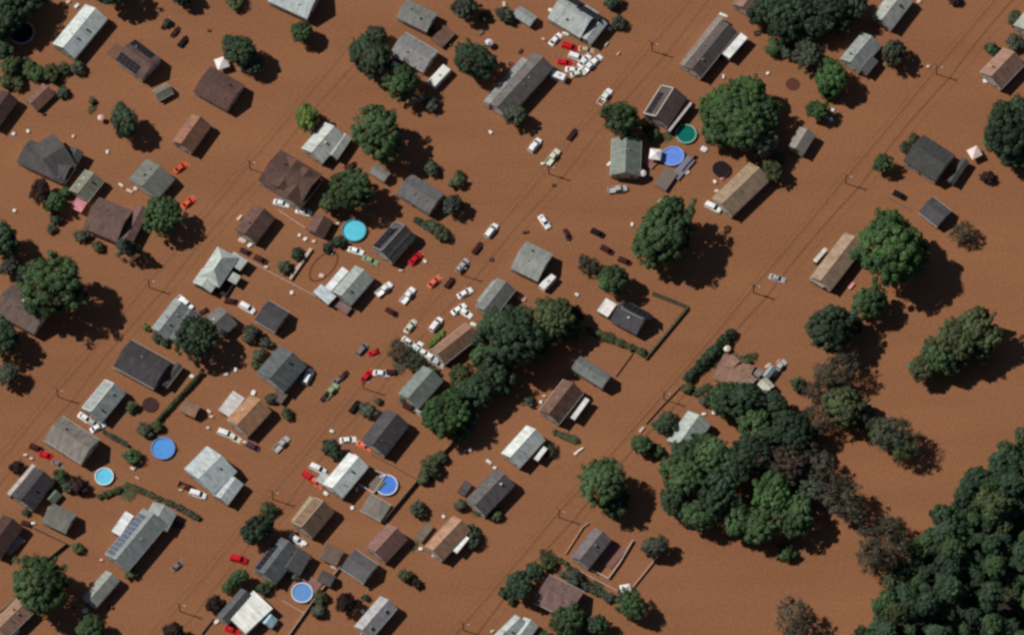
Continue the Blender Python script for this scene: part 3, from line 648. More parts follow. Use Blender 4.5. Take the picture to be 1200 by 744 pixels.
# ------------------------------------------------------------------ power poles and wires
def pole(px, py, ang, tall=7.6, transformer=False):
    g = P(px, py, 0); o = empty('power_pole', (g.x, g.y, 0), ang)
    MB().tube([(0,0,-2),(0,0,tall)], [.19,.13], 8).build('shaft', POLEM, o)
    arm = MB().box(-1.3,1.3,-.06,.06,tall-.75,tall-.6).build('crossarm', POLEM, o)
    for x in (-1.15, -.4, .4, 1.15):
        MB().tube([(x,0,tall-.6),(x,0,tall-.38)], [.07,.05], 6).build('insulator', OFFW, arm)
    if transformer: MB().tube([(.42,0,tall-2.4),(.42,0,tall-1.4)], .3, 10).tube([(.42,0,tall-1.4),(.42,0,tall-1.3)], .18, 10).build('transformer', GREY, o)
    la = MB().tube([(-.1,-.1,tall-1.6),(-.9,-.55,tall-1.2),(-1.3,-.75,tall-1.2)], .05, 5).build('lamp_arm', METAL, o)
    MB().box(-1.6,-1.2,-.95,-.62,tall-1.28,tall-1.1).build('lamp_head', OFFW, la)
    later(o, "timber power pole", 'power pole', px, py, 'power poles along the flooded streets'); return g
def route(name, pts, tall, tr, thick=.06):
    w = [P(px, py, 0) for px, py in pts]
    for i, (px, py) in enumerate(pts):
        a, b = w[max(i-1,0)], w[min(i+1,len(w)-1)]; dv = b-a
        pole(px, py, math.atan2(dv.y, dv.x)-math.pi/2, tall, i in tr)
    o = empty('power_line', (w[0].x, w[0].y, 0))
    dv = (w[-1]-w[0]).normalized(); sv = Vector((dv.y, -dv.x, 0))
    for off, zz, r in ((-1.15,tall-.36,.028),(1.15,tall-.36,.028),(0,tall-2.0,thick)):
        q = []
        for i in range(len(w)-1):
            for k in range(9 if i < len(w)-2 else 10):
                t = k/9; p = w[i].lerp(w[i+1], t); q.append(p-w[0]+sv*off+Vector((0,0,zz-.9*4*t*(1-t))))
        MB().tube(q, r, 4).build('wire', WIREM, o)
    tag(o, name, 'power line', 'power lines along the flooded streets')
route("overhead wires along the street nearest the wood", [(1206,-42),(1097,87),(991,215),(883,343),(778,468),(655,606),(543,738),(430,872)], 6.4, (3,), .08)
route("overhead wires along the middle street of white cars", [(884,-84),(764,60),(643,204),(540,322),(426,455),(320,585),(211,716),(104,846)], 6.6, (2,1), .045)
route("overhead wires along the street at the upper left", [(415,55),(293,198),(175,337),(68,465),(-46,602)], 6.4, (), .05)

# ------------------------------------------------------------------ fences
def fence(label, pts, m, ht=.7, step=2.2, th=.06, planks=2):
    w = [P(px, py, ht) for px, py in pts]; o = empty('fence', (w[0].x, w[0].y, 0))
    for i in range(len(w)-1):
        a, b = w[i]-w[0], w[i+1]-w[0]; a.z = b.z = 0; n = max(1, round((b-a).length/step))
        ang = math.atan2((b-a).y, (b-a).x)
        for k in range(n):
            p, q = a.lerp(b, k/n), a.lerp(b, (k+1)/n); ln = (q-p).length; mid = (p+q)/2
            for j in range(planks):
                z1 = ht-(ht+.4)*j/planks-.02; z0 = ht-(ht+.4)*(j+1)/planks
                bo = MB().box(-ln/2+.02, ln/2-.02, -th/2, th/2, z0-mid.z, z1).build('fence_board', m, o); bo.location = (mid.x, mid.y, random.uniform(-.03,.02)); bo.rotation_euler = (0, 0, ang)
            po = MB().box(-.08,.08,-.08,.08,-2,ht+.08).build('fence_post', m, o); po.location = p; po.rotation_euler = (0,0,ang)
    tag(o, label, 'fence', 'garden fences'); return o
fence("pale fence below the small brown house", [(288,303),(326,324),(370,347)], PALEWOOD, th=.16)
fence("pale fence left of the brown shed roof", [(326,246),(358,267)], PALEWOOD, th=.16)
fence("brown fence round the yard of charcoal panelled house", [(765,345),(806,361),(757,420)], GREYWOOD, 1.0, th=.1)
fence("white fence enclosing the grey house", [(663,648),(683,617),(690,612)], PALEWOOD, th=.16)
fence("white fence around the sunken deck", [(693,667),(713,677),(726,659),(742,632)], paint((226,208,196)), 1.0, th=.22)
fence("pale leaning fence behind the white tent", [(741,688),(772,650)], PALEWOOD, .8, th=.22)
fence("pale fence along the hedge of rose brown house", [(678,668),(724,692)], PALEWOOD, .8, th=.2)
fence("dark fence from the flat grey shed upward", [(449,610),(494,556),(530,518)], GREYWOOD, 1.5, th=.12)
fence("timber fence above the railed pool", [(436,532),(490,562)], WOOD, .7, th=.1)
fence("white railing round the railed pool", [(421,567),(438,577),(452,556),(438,550)], WHITE, 1.0, th=.16)
fence("timber fence right of pale blue pool", [(398,664),(367,703),(338,744)], PALEWOOD, 1.2, th=.16)
fence("white picket row below pale blue pool", [(330,703),(357,718)], PALEWOOD, .7, th=.14)
fence("dark fence above the leafy round tree", [(40,618),(78,636),(56,654)], GREYWOOD, 1.3, th=.1)
fence("grey fence running down from the garage wires", [(78,636),(118,656)], GREYWOOD, .3, th=.08)
fence("thin fence right of grey gabled house", [(722,440),(742,413)], GREYWOOD, .5, th=.06)
fence("thin fence along the dark grove street", [(800,450),(775,476),(757,496)], GREYWOOD, .6, th=.1)
fence("dark fence right of the violet blue pool", [(815,181),(799,200)], GREYWOOD, 1.2, th=.1)
fence("plank fence above the open water garage", [(1039,230),(1068,247)], GREYWOOD, .4, th=.1)
fence("fence beside the tan roofed corner house", [(0,716),(20,700)], GREYWOOD, 1.2, th=.1)
fence("pale fence beside bright flat roofed house", [(236,742),(250,724)], GREYWOOD, .8, th=.1)

# ------------------------------------------------------------------ trees
def crown_mesh(name, seed, nclump, nleaf, leaf, lobes, flat=.82, fill=.12, conifer=False, sparse=False):
    """Thousands of leaf-sized faces gathered in clumps over the lobes of a crown of radius 1."""
    g = np.random.default_rng(seed)
    D = g.normal(size=(lobes, 3)); D[:, 2] = np.abs(D[:, 2])*.8; D /= np.linalg.norm(D, axis=1)[:, None]
    amp = g.uniform(.7, 1.0, size=lobes)
    C = []; Rr = []; N = []
    while len(C) < nclump:
        v = g.normal(size=3); v /= np.linalg.norm(v)
        if v[2] < -.4: v[2] *= -1
        bump = max(np.clip(D @ v, 0, 1)**5*amp)
        p = v*(.60+.30*bump)*g.uniform(.72, 1.06)
        if conifer:
            t = g.random(); a = g.uniform(0, 2*np.pi); rr = (1-t)*.95*g.uniform(.75, 1)
            p = np.array([rr*np.cos(a), rr*np.sin(a), -.9+2.6*t]); v = np.array([np.cos(a), np.sin(a), .5])
        C.append(p); N.append(v); Rr.append(g.uniform(.65, 1.3))
    C = np.array(C); N = np.array(N); Rr = np.array(Rr)*(1.55/np.sqrt(nclump))
    pts = []; nor = []
    for c, n0, r in zip(C, N, Rr):
        v = g.normal(size=(nleaf,3)); v /= np.linalg.norm(v, axis=1)[:,None]
        v[:,2] = np.where(v[:,2] < -.3, -v[:,2], v[:,2])
        q = c + v*(r*g.uniform(.55 if not sparse else .1,1.05,size=(nleaf,1)))*np.array([1,1,.8])
        nn = v*.95 + n0*.4 + g.normal(size=(nleaf,3))*.30
        pts.append(q); nor.append(nn)
    nf = int(nclump*nleaf*fill)
    if nf:
        v = g.normal(size=(nf,3)); v /= np.linalg.norm(v, axis=1)[:,None]
        pts.append(v*g.uniform(.2,.72,size=(nf,1))); nor.append(g.normal(size=(nf,3)))
    pts = np.concatenate(pts); nor = np.concatenate(nor); nor /= np.linalg.norm(nor, axis=1)[:,None]
    pts[:,2] *= flat
    n = len(pts); t = g.normal(size=(n,3)); u = np.cross(nor, t); u /= np.linalg.norm(u, axis=1)[:,None]; w = np.cross(nor, u)
    s1 = leaf*g.uniform(.6,1.3,size=(n,1)); s2 = s1*g.uniform(.55,1,size=(n,1))
    V = np.stack([pts-u*s1, pts+w*s2*.9-u*s1*.1, pts+u*s1, pts-w*s2*.9+u*s1*.1], axis=1).reshape(-1,3)
    me = bpy.data.meshes.new(name)
    me.vertices.add(4*n); me.vertices.foreach_set('co', V.astype(np.float32).ravel())
    me.loops.add(4*n); me.loops.foreach_set('vertex_index', np.arange(4*n, dtype=np.int32))
    me.polygons.add(n); me.polygons.foreach_set('loop_start', np.arange(0,4*n,4,dtype=np.int32)); me.polygons.foreach_set('loop_total', np.full(n,4,dtype=np.int32))
    me.materials.append(LEAF['green']); me.update(calc_edges=True); return me
BIG = [crown_mesh('crown_large', 10+i, 210, 100, .029, 12) for i in range(4)]
MID = [crown_mesh('crown_medium', 30+i, 100, 72, .046, 9) for i in range(4)]
SML = [crown_mesh('crown_small', 50+i, 34, 50, .09, 6) for i in range(3)]
THIN = [crown_mesh('crown_thin', 70+i, 90, 30, .034, 8, fill=.3, sparse=True) for i in range(3)]
CON = [crown_mesh('crown_conifer', 90, 80, 40, .07, 4, flat=1.0, conifer=True)]
def trunk_mesh(seed, nb, thin=False):
    rng = random.Random(seed); b = MB(); k = .55 if thin else 1
    b.tube([(0,0,-.35),(.01,0,.3),(.02,.01,.62),(0,.03,1.05)], [.075*k,.055*k,.04*k,.015*k], 7)
    for i in range(nb):
        a = 2*math.pi*i/nb+rng.uniform(-.3,.3); z = rng.uniform(.4,.75); q = rng.uniform(.5,.85)
        p1 = (q*.45*math.cos(a), q*.45*math.sin(a), z+.2); p2 = (q*math.cos(a+.2), q*math.sin(a+.2), z+rng.uniform(.3,.6))
        b.tube([(0,0,z-.05), p1, p2], [.034*k,.022*k,.008], 5)
        if thin:
            for j in range(3):
                c = a+rng.uniform(-.8,.8); p3 = (p1[0]+.4*math.cos(c), p1[1]+.4*math.sin(c), p1[2]+rng.uniform(.1,.4)); b.tube([p1,p3], [.014,.006], 4)
    return b.mesh('trunk', BARK)
TRK = [trunk_mesh(i, 6) for i in range(3)]; TRKT = [trunk_mesh(9+i, 8, True) for i in range(2)]
NT = 0
LOOK = {'green': 'green', 'bright': 'bright green', 'dark': 'dark green', 'olive': 'olive', 'yellow': 'yellow green', 'grey': 'grey green', 'brown': 'thin brown', 'maroon': 'dark maroon', 'rust': 'reddish brown', 'wood': 'dark green'}
def tree(px, py, r, c='green', hk=1.0, shape=None, label=None, group=None, wide=1.0):
    global NT; NT += 1
    rng = random.Random(NT*31+3)
    rm = r*MPP*1.13; thin = c == 'brown' or shape == 'thin'
    shrub = r <= 12 and shape is None
    hc = rm*(.84 if not shrub else .5)*hk
    g = P(px, py, hc)
    lib = CON if shape == 'conifer' else MID if shape == 'wood' else THIN if thin else BIG if r >= 25 else MID if r > 12 else SML
    o = empty('shrub' if shrub else 'conifer_tree' if shape == 'conifer' else 'bare_tree' if thin else 'leafy_tree', (g.x, g.y, 0))
    sq = rng.uniform(.87,1.12)
    inst('crown', rng.choice(lib), LEAF[c], o, (0,0,hc), (rng.uniform(-.08,.08), rng.uniform(-.08,.08), rng.uniform(0,6.28)), (rm*1.04*sq*wide, rm*1.04/sq, rm*rng.uniform(.8,.95)*(1 if not shrub else .8)))
    inst('trunk', rng.choice(TRKT if thin else TRK), None, o, (0,0,-.3), (0,0,rng.uniform(0,6.28)), (rm*.85, rm*.85, (hc+.3)*.95))
    if label: tag(o, label, 'tree', group)
    else:
        size = 'small' if r <= 10 else 'low' if shrub else 'huge' if r >= 38 else 'big' if r >= 27 else 'middling' if r > 17 else 'small'
        later(o, "%s %s %s" % (size, LOOK[c], 'shrub' if shrub else 'conifer' if shape == 'conifer' else 'tree'), 'shrub' if shrub else 'tree', px, py, 'trees and shrubs standing in the flood')
    return o
for a in [
 # top left
 (8,14,30,'dark'),(38,2,20,'dark'),(12,78,14,'olive'),(20,97,10,'olive'),(43,87,11,'green'),(74,80,9,'olive'),(91,80,9,'grey'),(74,108,8,'grey'),(133,-12,26,'dark'),(196,27,6,'grey'),
 (215,-4,14,'dark'),(276,2,11,'olive'),(282,60,24,'dark'),(297,76,14,'grey'),(354,38,16,'green'),(147,144,22,'dark'),(48,226,15,'maroon'),(65,238,14,'green'),(76,226,9,'green'),
 (432,66,28,'dark'),(442,42,15,'grey'),(470,98,23,'green'),(555,72,27,'dark'),(545,9,17,'grey'),(592,18,11,'grey'),(567,20,7,'olive'),(505,122,10,'grey'),(604,136,15,'grey'),(718,4,11,'dark'),(725,27,9,'grey'),
 (908,10,26,'dark'),(938,4,30,'dark'),(970,10,28,'dark'),(1000,8,22,'dark'),(907,56,12,'green'),(926,60,12,'grey'),(946,68,19,'grey'),(975,92,22,'bright'),(1047,63,17,'grey'),(958,130,14,'bright'),(970,108,12,'bright'),
 (1161,57,9,'green'),(1190,50,11,'grey'),(1190,22,10,'olive'),(1120,0,8,'maroon'),
 # second row
 (360,140,17,'yellow'),(443,158,34,'green'),(411,223,28,'green'),(388,238,14,'olive'),(506,198,10,'grey'),(535,213,10,'olive'),(531,240,13,'grey'),(728,140,24,'green'),
 (848,125,30,'bright'),(877,112,26,'bright'),(868,150,34,'green'),(893,136,25,'green'),(840,155,20,'green'),(890,168,22,'grey'),(912,186,9,'grey'),(906,200,14,'olive'),(766,160,8,'olive'),
 (1186,152,38,'dark'),(1196,175,26,'dark'),(1178,135,18,'green'),(1035,192,13,'green'),(1158,208,9,'maroon'),
 (190,254,25,'green'),(148,290,14,'grey',1.6,'conifer'),(96,277,9,'grey'),(115,289,7,'olive'),(2,282,24,'dark'),(12,312,13,'grey'),
 # big trees of the third row
 (62,335,42,'green'),(42,318,18,'olive'),(2,396,24,'dark'),(8,440,15,'grey'),(783,268,40,'green'),(765,290,26,'green'),(718,328,22,'green'),(690,312,14,'brown',.6),(655,365,20,'olive'),
 (1040,290,44,'bright'),(1062,306,30,'green'),(1020,355,22,'green'),(1128,274,17,'brown',.7),(1080,432,19,'olive'),(1098,418,23,'green'),(1122,400,26,'olive',1.3),(1142,382,25,'olive',1.3),(1160,396,20,'olive',1.3),(1150,412,16,'grey',1.3),(1112,428,17,'grey'),(1133,418,16,'olive'),
 (230,397,27,'dark'),(294,391,12,'grey'),(507,265,9,'grey'),(517,273,10,'olive'),(348,298,9,'dark'),(334,314,9,'grey'),
 # centre grove
 (595,398,40,'dark'),(580,385,20,'green'),(566,418,16,'green'),(648,378,27,'olive'),(668,384,17,'dark'),(672,372,14,'maroon'),(540,440,15,'olive'),(522,485,28,'bright'),(556,462,24,'dark',.8),(582,440,24,'dark',.7),(548,495,16,'dark'),(622,396,20,'dark'),  # low middle trees take the dark leaf as painted shade of the big crown
 (470,412,17,'brown',.6),(487,425,14,'grey',.6,'thin'),(505,438,9,'olive'),(432,482,11,'grey'),(336,485,8,'olive'),(155,477,8,'olive'),(490,597,10,'grey'),(505,548,12,'olive'),(497,560,9,'olive'),(516,536,9,'olive'),(540,592,8,'grey'),
 (582,603,8,'olive'),(645,528,10,'brown',.5),(390,527,13,'dark'),
 # right woods
 (975,385,31,'dark'),(995,380,18,'dark'),(985,432,24,'brown'),(965,440,16,'brown'),(990,476,27,'olive'),(1010,488,18,'grey'),(870,468,25,'dark',1.2),(845,470,20,'green'),(884,494,23,'green'),(905,478,22,'dark'),(925,505,27,'dark'),(955,495,22,'brown'),
 (833,534,25,'green',1.1),(800,560,28,'green'),(812,535,20,'green'),(840,578,27,'dark',1.3),(880,535,27,'dark',1.3),(790,588,20,'dark'),(920,545,28,'rust'),(932,540,22,'brown'),(905,578,26,'bright',1.2),(932,605,25,'green'),(865,609,23,'green'),(820,605,24,'green'),(893,615,24,'green'),(960,545,22,'brown'),
 (950,572,20,'grey'),(985,582,29,'brown'),(1000,600,20,'brown'),(1045,512,26,'grey',1.0,'thin'),(1062,522,22,'olive',1,'thin'),(1032,505,18,'olive'),(1035,640,33,'brown'),(1022,655,22,'brown'),(1045,618,18,'grey',1,'thin'),(922,648,12,'bright'),
 (706,568,31,'green'),(720,588,20,'dark'),(753,522,13,'green'),(780,500,14,'dark'),(784,490,10,'olive'),(930,724,27,'brown'),
 # bottom left
 (20,548,10,'maroon'),(71,558,10,'green'),(92,570,12,'maroon'),(78,570,8,'grey'),(155,535,10,'green'),(170,505,10,'grey'),(183,500,8,'olive'),(302,622,22,'dark'),(45,685,37,'green'),(107,735,19,'green'),(153,672,8,'olive'),(91,642,7,'olive'),
 (280,677,13,'green'),(268,688,9,'green'),(376,699,9,'olive'),(373,716,9,'grey'),(405,706,13,'maroon'),(475,675,9,'olive'),(489,684,6,'maroon'),(555,632,10,'grey'),(552,620,8,'dark'),(608,686,20,'dark'),(625,670,13,'dark'),
 (768,641,15,'grey'),(738,708,19,'green'),(665,728,21,'green'),(700,732,14,'dark'),(672,674,12,'grey'),(642,660,9,'olive'),(692,735,12,'dark'),(309,690,8,'dark'),(252,708,12,'maroon'),(205,742,14,'maroon'),(315,596,9,'olive'),(320,682,8,'olive'),(304,416,9,'grey'),(312,402,8,'grey'),(300,428,6,'olive'),(318,467,7,'grey'),(171,384,5,'yellow'),(184,396,6,'grey'),(192,401,6,'dark'),(383,291,7,'grey'),(396,283,9,'dark'),(1061,172,7,'grey'),(1070,162,6,'olive'),(760,151,7,'dark'),(795,146,6,'olive'),(620,470,7,'grey'),(108,118,5,'olive'),(20,84,9,'olive'),(64,92,7,'olive'),(563,596,7,'olive'),(578,606,6,'grey'),(472,468,5,'grey'),(590,695,7,'dark'),(600,703,6,'olive'),(640,748,10,'dark'),(848,455,9,'green'),(875,424,5,'olive'),(903,468,10,'grey',.8,'thin'),(826,470,8,'grey'),(806,455,7,'olive'),(935,450,9,'olive'),(748,516,8,'olive'),(822,522,17,'dark'),(800,530,15,'dark'),(905,520,24,'dark'),(858,548,24,'dark'),(940,520,20,'rust'),(955,460,16,'brown'),(922,30,24,'dark'),(956,26,24,'dark'),(986,26,18,'dark'),(890,18,17,'dark'),(940,48,14,'grey'),(2,58,16,'dark'),(32,78,12,'olive'),(60,86,11,'olive'),(-4,30,24,'dark'),(24,6,22,'dark'),(8,96,11,'olive'),(612,408,24,'dark'),(568,452,20,'dark'),(610,378,20,'green'),(630,408,18,'dark'),(536,470,20,'green'),(640,362,15,'olive'),(505,490,14,'green'),(540,505,14,'dark'),(1196,130,18,'dark'),(1165,165,16,'green'),(1192,185,18,'dark'),(770,528,9,'green'),(742,165,7,'dark'),(700,318,6,'grey'),(684,305,7,'grey'),(1022,345,9,'olive'),(538,205,6,'olive'),(497,224,5,'grey'),(140,276,6,'grey'),(66,257,8,'dark'),(60,268,6,'grey'),(30,600,5,'grey'),(346,676,6,'grey'),(357,664,5,'olive'),(428,700,5,'grey'),(443,470,5,'olive'),  # small dark shrub by the cyan pool is added to stand for a shadow
]: tree(*a)

# the dense wood on the far bank
bank = [(1022,764),(1056,702),(1080,664),(1116,620),(1148,590),(1183,552),(1223,524),(1300,440),(1460,560),(1460,960),(960,960)]
bq = [P(x, y, .3) for x, y in bank]
cen = sum(bq, Vector())/len(bq)
bm_ = MB(); nb = len(bq)
ring_in = [cen.lerp(p, .95)+Vector((0,0,.5)) for p in bq]
bm_.add([(p.x,p.y,-.3) for p in bq]+[tuple(p) for p in ring_in], [(i,(i+1)%nb,nb+(i+1)%nb,nb+i) for i in range(nb)]+[tuple(range(nb,2*nb))])
o = bm_.build('river_bank', SOIL); o['kind'] = 'structure'
def inside(x, y, poly):
    c = False
    for i in range(len(poly)):
        (x1,y1),(x2,y2) = poly[i], poly[i-1]
        if (y1 > y) != (y2 > y) and x < (x2-x1)*(y-y1)/(y2-y1)+x1: c = not c
    return c
rw = random.Random(5)
poly = [(1006,750),(1040,686),(1063,648),(1097,604),(1130,571),(1166,538),(1206,504),(1262,500),(1262,800),(985,800)]
y = 505
while y < 757:
    x = 985 + (7.5 if int(y/13.5) % 2 else 0)
    while x < 1214:
        qx, qy = x+rw.uniform(-7.5,7.5), y+rw.uniform(-7,7)
        if inside(qx, qy, poly):
            edge = not inside(qx-16, qy-13, poly)
            rr = 7.5+8.5*rw.random()**1.8
            tree(qx, qy, rr*1.05, 'green' if rw.random() < (.45 if edge else .2) else 'olive' if rw.random() < .07 else 'dark' if rw.random() < .3 else 'wood', (rw.uniform(1.2,3.4) if not edge else rw.uniform(.9,1.3)), 'wood',
                 "dark green tree crowded at the edge of the wood" if edge else "dark green tree packed inside the wood on the bank", 'trees of the dense wood at the water')
        x += 14.8
    y += 13.2

for (xa,ya),(xb,yb) in zip(poly[:6], poly[1:7]):
    n = int(math.hypot(xb-xa, yb-ya)/10)
    for k in range(n):
        t = (k+rw.random()*.4)/n
        tree(xa+(xb-xa)*t+9, ya+(yb-ya)*t+5, rw.uniform(8,10.5), rw.choice(['wood','dark','green','wood','olive']), 1.0, 'wood', "dark green tree crowded at the edge of the wood", 'trees of the dense wood at the water')
# hedges
def hedge(label, pts, w, c, ht=1.0):
    q = [P(px, py, ht*.5) for px, py in pts]; o = empty('hedge', (q[0].x, q[0].y, 0)); rng = random.Random(len(label))
    for i in range(len(q)-1):
        ln = (q[i+1]-q[i]).length; n = max(2, int(ln/(w*MPP*.42)))
        for k in range(n):
            p = q[i].lerp(q[i+1], (k+rng.random()*.5)/n)-q[0]; r = w*MPP*.62*rng.uniform(.75,1.15)
            inst('foliage', rng.choice(SML), LEAF[c], o, (p.x, p.y, ht*.45), (0,0,rng.uniform(0,6.3)), (r,r,ht*.62*rng.uniform(.8,1.2)))
    tag(o, label, 'hedge', 'garden hedges')
hedge("thick dark hedge beside the sunken brown roof", [(857,390),(803,446)], 13, 'dark', 2.6)
hedge("olive hedge below charcoal panelled house", [(690,386),(757,414)], 9, 'olive', 1.6)
hedge("long clipped green hedge beside tan shed", [(236,437),(181,497)], 5.5, 'olive', 1.6)
hedge("bushy hedge above the long panelled house", [(148,567),(205,592)], 7, 'olive', 1.0)
hedge("short hedge below the bushy panelled house hedge", [(206,592),(234,608)], 8, 'grey', 1.3)
hedge("dark shrub row along rose brown house", [(658,672),(718,702)], 11, 'grey', 1.8)
hedge("row of thin stems above rose brown house", [(635,646),(664,660)], 6, 'olive', 1.2)
hedge("olive strip beside dark slope white house", [(650,506),(678,517)], 9, 'olive', .8)
hedge("low green edge of the charcoal panelled house yard", [(765,343),(806,360),(780,393),(757,421)], 4, 'olive', .7)
hedge("hedge below the slate grey gabled house", [(488,258),(521,277)], 9, 'dark', 1.2)
hedge("low stake hedge right of broad grey house", [(122,506),(152,523)], 6, 'grey', 1.0)
hedge("hedge below the turquoise pool", [(116,582),(144,572)], 8, 'olive', 1.2)
hedge("pale shrubby strip left of tan and maroon house", [(503,405),(520,388)], 7, 'yellow', .8)
hedge("sunk weedy strip between the fences", [(560,470),(532,505)], 8, 'olive', .5)
hedge("overgrown edge of the sunken brown roof", [(830,452),(812,462)], 9, 'olive', .8)

for px, py, r, c in [(862,438,34,'olive'),(842,424,18,'olive'),(885,455,16,'brown'),(880,420,14,'olive'),(838,462,16,'brown'),(505,546,19,'olive'),(545,480,15,'olive'),(782,160,13,'olive'),(150,578,16,'olive'),(640,652,13,'brown'),(700,690,16,'olive'),(486,640,9,'olive'),(985,455,26,'brown'),(470,425,20,'brown'),(845,66,8,'olive'),(500,556,14,'olive'),(370,706,14,'olive'),(935,560,26,'brown'),(560,600,10,'olive'),(712,395,12,'olive'),(108,128,10,'olive'),(185,500,14,'olive'),(318,440,14,'olive')]:
    g = P(px, py, 0); rng = random.Random(px); o = empty('weed_patch', (g.x, g.y, 0)); rm = r*MPP
    inst('foliage', rng.choice(THIN), LEAF[c], o, (0,0,.05), (0,0,rng.uniform(0,6)), (rm, rm*rng.uniform(.6,.9), .35))
    later(o, "half sunk %s weeds" % LOOK[c].replace('thin ',''), 'weeds', px, py, 'weeds just breaking the water')
# ------------------------------------------------------------------ loose debris on the water
DEB = {'white': WHITE, 'pale': paint((226,200,180)), 'pink': paint((220,150,150)), 'brown': WOOD, 'dark': material('wet_timber', lin((70,42,34)), var=.2), 'blue': paint((170,196,226))}
def debris(px, py, c, l=5, w=4, ang=0, ht=.5):
    g = P(px, py, ht*.6); o = empty('debris_piece', (g.x, g.y, 0), R(ang)); l *= .82; w *= .82; a, b = l*MPP/2, w*MPP/2
    MB().loft([sect(-a,b*.85,-.25,ht*.8,.08),sect(-a*.6,b,-.25,ht,.1),sect(a*.6,b,-.25,ht*.95,.1),sect(a,b*.8,-.25,ht*.75,.08)]).build('lump', DEB[c], o)
    MB().tube([(-a*.9,b*.2,ht*.5),(a*.7,-b*.4,ht*1.05)], .06, 5).build('strap', METAL, o)
    o.rotation_euler.x = random.uniform(-.15,.15)
    later(o, "%s piece of debris" % c, 'debris', px, py, 'debris floating on the flood')
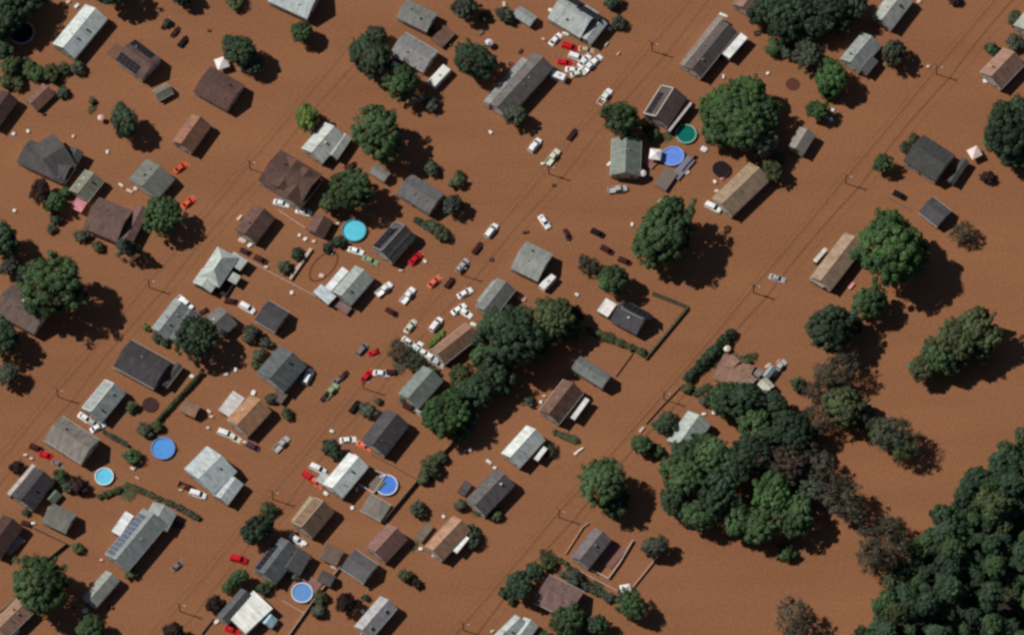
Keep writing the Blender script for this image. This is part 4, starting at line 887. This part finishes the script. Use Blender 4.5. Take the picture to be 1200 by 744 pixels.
for a in [(16,157,'white',5,5),(33,154,'white',4,6,20),(86,160,'pale',4,5),(97,165,'brown',4,3),(126,178,'white',4,6),(17,247,'white',5,5),(22,325,'white',7,5,20),(29,363,'white',4,4),(41,245,'pale',4,4),
 (90,7,'white',8,5,45),(80,2,'pale',7,5,30),(148,112,'white',4,4),(107,117,'pale',4,5),(152,224,'pale',10,4,-30),(159,221,'pale',6,6,0),(142,217,'white',8,3,-40),(240,115,'pale',4,4),
 (281,255,'pale',10,4,50),(284,282,'pale',11,7,-30),(293,287,'white',8,5,40),(312,313,'pale',6,4),(342,343,'white',5,6),(351,276,'white',4,5),(358,280,'white',6,5,40),(368,283,'pale',5,5),(377,323,'pale',7,6,-15),(390,296,'pale',9,3,60),
 (356,247,'white',5,6,60),(366,157,'white',8,5,30),(462,78,'white',4,3),(508,38,'dark',7,10,45),(527,52,'dark',6,6),(563,38,'brown',9,7,40),(556,39,'white',3,4),(591,5,'pale',5,8),(575,155,'white',4,6,40),(504,117,'pale',6,3,60),
 (610,60,'dark',9,4,60),(637,46,'pale',5,3,-30),(643,38,'pale',4,4),(711,52,'pale',9,2,52),(725,63,'pale',7,2,52),(715,34,'white',5,6,60),(645,12,'white',5,6,60),(663,40,'white',10,4,-25),(636,192,'white',5,4),(649,217,'dark',5,4),
 (825,175,'white',9,8,-30),(805,202,'pale',8,6,20),(714,192,'white',8,4,50),(774,235,'pale',8,5,40),(848,18,'white',13,4,-25),(848,90,'white',3,7),(900,86,'white',5,4,30),(962,57,'white',5,4),(976,129,'white',5,5),(974,140,'white',5,6,40),(969,138,'blue',5,4),
 (1088,78,'pale',5,4),(1155,95,'white',7,6),(1163,97,'pale',4,6,40),(1077,2,'pale',6,5),(1090,20,'pale',4,3),(875,332,'pale',4,4),(998,335,'pink',12,5,50),(676,345,'white',4,6,60),(741,263,'white',4,6),
 (498,306,'white',4,6,45),(493,327,'pale',3,3),(491,398,'pale',4,4),(555,380,'white',9,5,-25),(558,487,'pale',5,5),(498,488,'pale',9,6,30),(515,428,'pink',5,5),(523,425,'pale',4,5),(508,422,'white',5,6),(225,441,'white',6,5,-30),
 (297,460,'white',8,6,70),(265,438,'white',6,5),(276,433,'white',5,6),(275,442,'pink',4,3),(245,482,'pale',7,4,-40),(248,488,'pale',5,4),(30,533,'pale',6,4),(37,537,'pale',5,4),(57,595,'pale',5,6),(39,613,'white',6,4),(156,548,'pale',6,7,60),(161,560,'pale',7,2,-30),
 (312,570,'pale',4,3),(323,572,'pale',4,3),(382,578,'white',7,5,-40),(212,574,'pale',5,3),(211,578,'pale',4,4),(287,518,'pale',6,4,-10),(244,501,'pale',5,4),(389,505,'white',6,4,-20),(416,534,'white',5,4),(418,573,'white',3,6),(413,595,'white',5,6),(434,532,'white',4,4),
 (520,605,'white',4,5,30),(551,527,'white',4,6),(573,541,'white',9,4,-40),(580,548,'white',5,4),(680,527,'white',11,3,35),(675,531,'white',5,4,20),(752,503,'pale',10,4,50),(779,461,'white',4,4),(784,470,'pale',4,3),(848,431,'white',5,4,30),(825,485,'white',6,4),(837,483,'white',6,7),(907,438,'white',8,7),
 (635,487,'white',4,4),(638,464,'pale',5,3),(634,471,'white',4,5),(493,643,'white',6,5),(509,651,'white',7,4,-20),(536,651,'pale',4,3),(362,653,'white',7,6),(357,636,'white',5,8,40),(391,664,'pale',9,4,-30),(254,728,'white',7,5,40),(322,730,'white',7,4,-30),
 (100,715,'white',8,6,20),(119,656,'pale',5,3),(87,711,'dark',5,3),(130,711,'dark',5,8,60),(170,693,'pale',3,3),(2,720,'pale',3,3),(425,742,'white',6,4,-20),(425,716,'white',5,6,40),(577,739,'pale',6,3,30),(543,725,'pale',3,3),(487,682,'dark',5,5),(502,690,'dark',4,4),(434,690,'dark',5,3,30),
 (616,272,'dark',9,4,15),(576,304,'dark',6,5),(887,39,'dark',9,8,20),(573,224,'dark',4,3),(332,87,'dark',4,3),(245,36,'dark',5,4),(1048,583,'dark',4,3,40),(52,134,'dark',5,3,40),(396,262,'pale',5,4),(403,317,'pale',8,5,30),(470,317,'pale',6,3),(465,318,'dark',4,3),(900,428,'pale',10,4,40),(912,423,'pink',8,3,50),  # the lump beside the white carport only marks a dark spot
 (773,322,'dark',3,3),(885,365,'dark',4,3,50),(956,276,'dark',4,4,50),(630,356,'pale',7,3,40),(612,350,'pink',11,8,-20),(795,197,'white',4,4),(838,213,'white',4,6,30),(840,224,'pale',6,5),(828,215,'pale',3,4),(850,205,'pink',20,5,48)]:
    if max(a[3:5]) > 4: debris(*a)
word_labels()
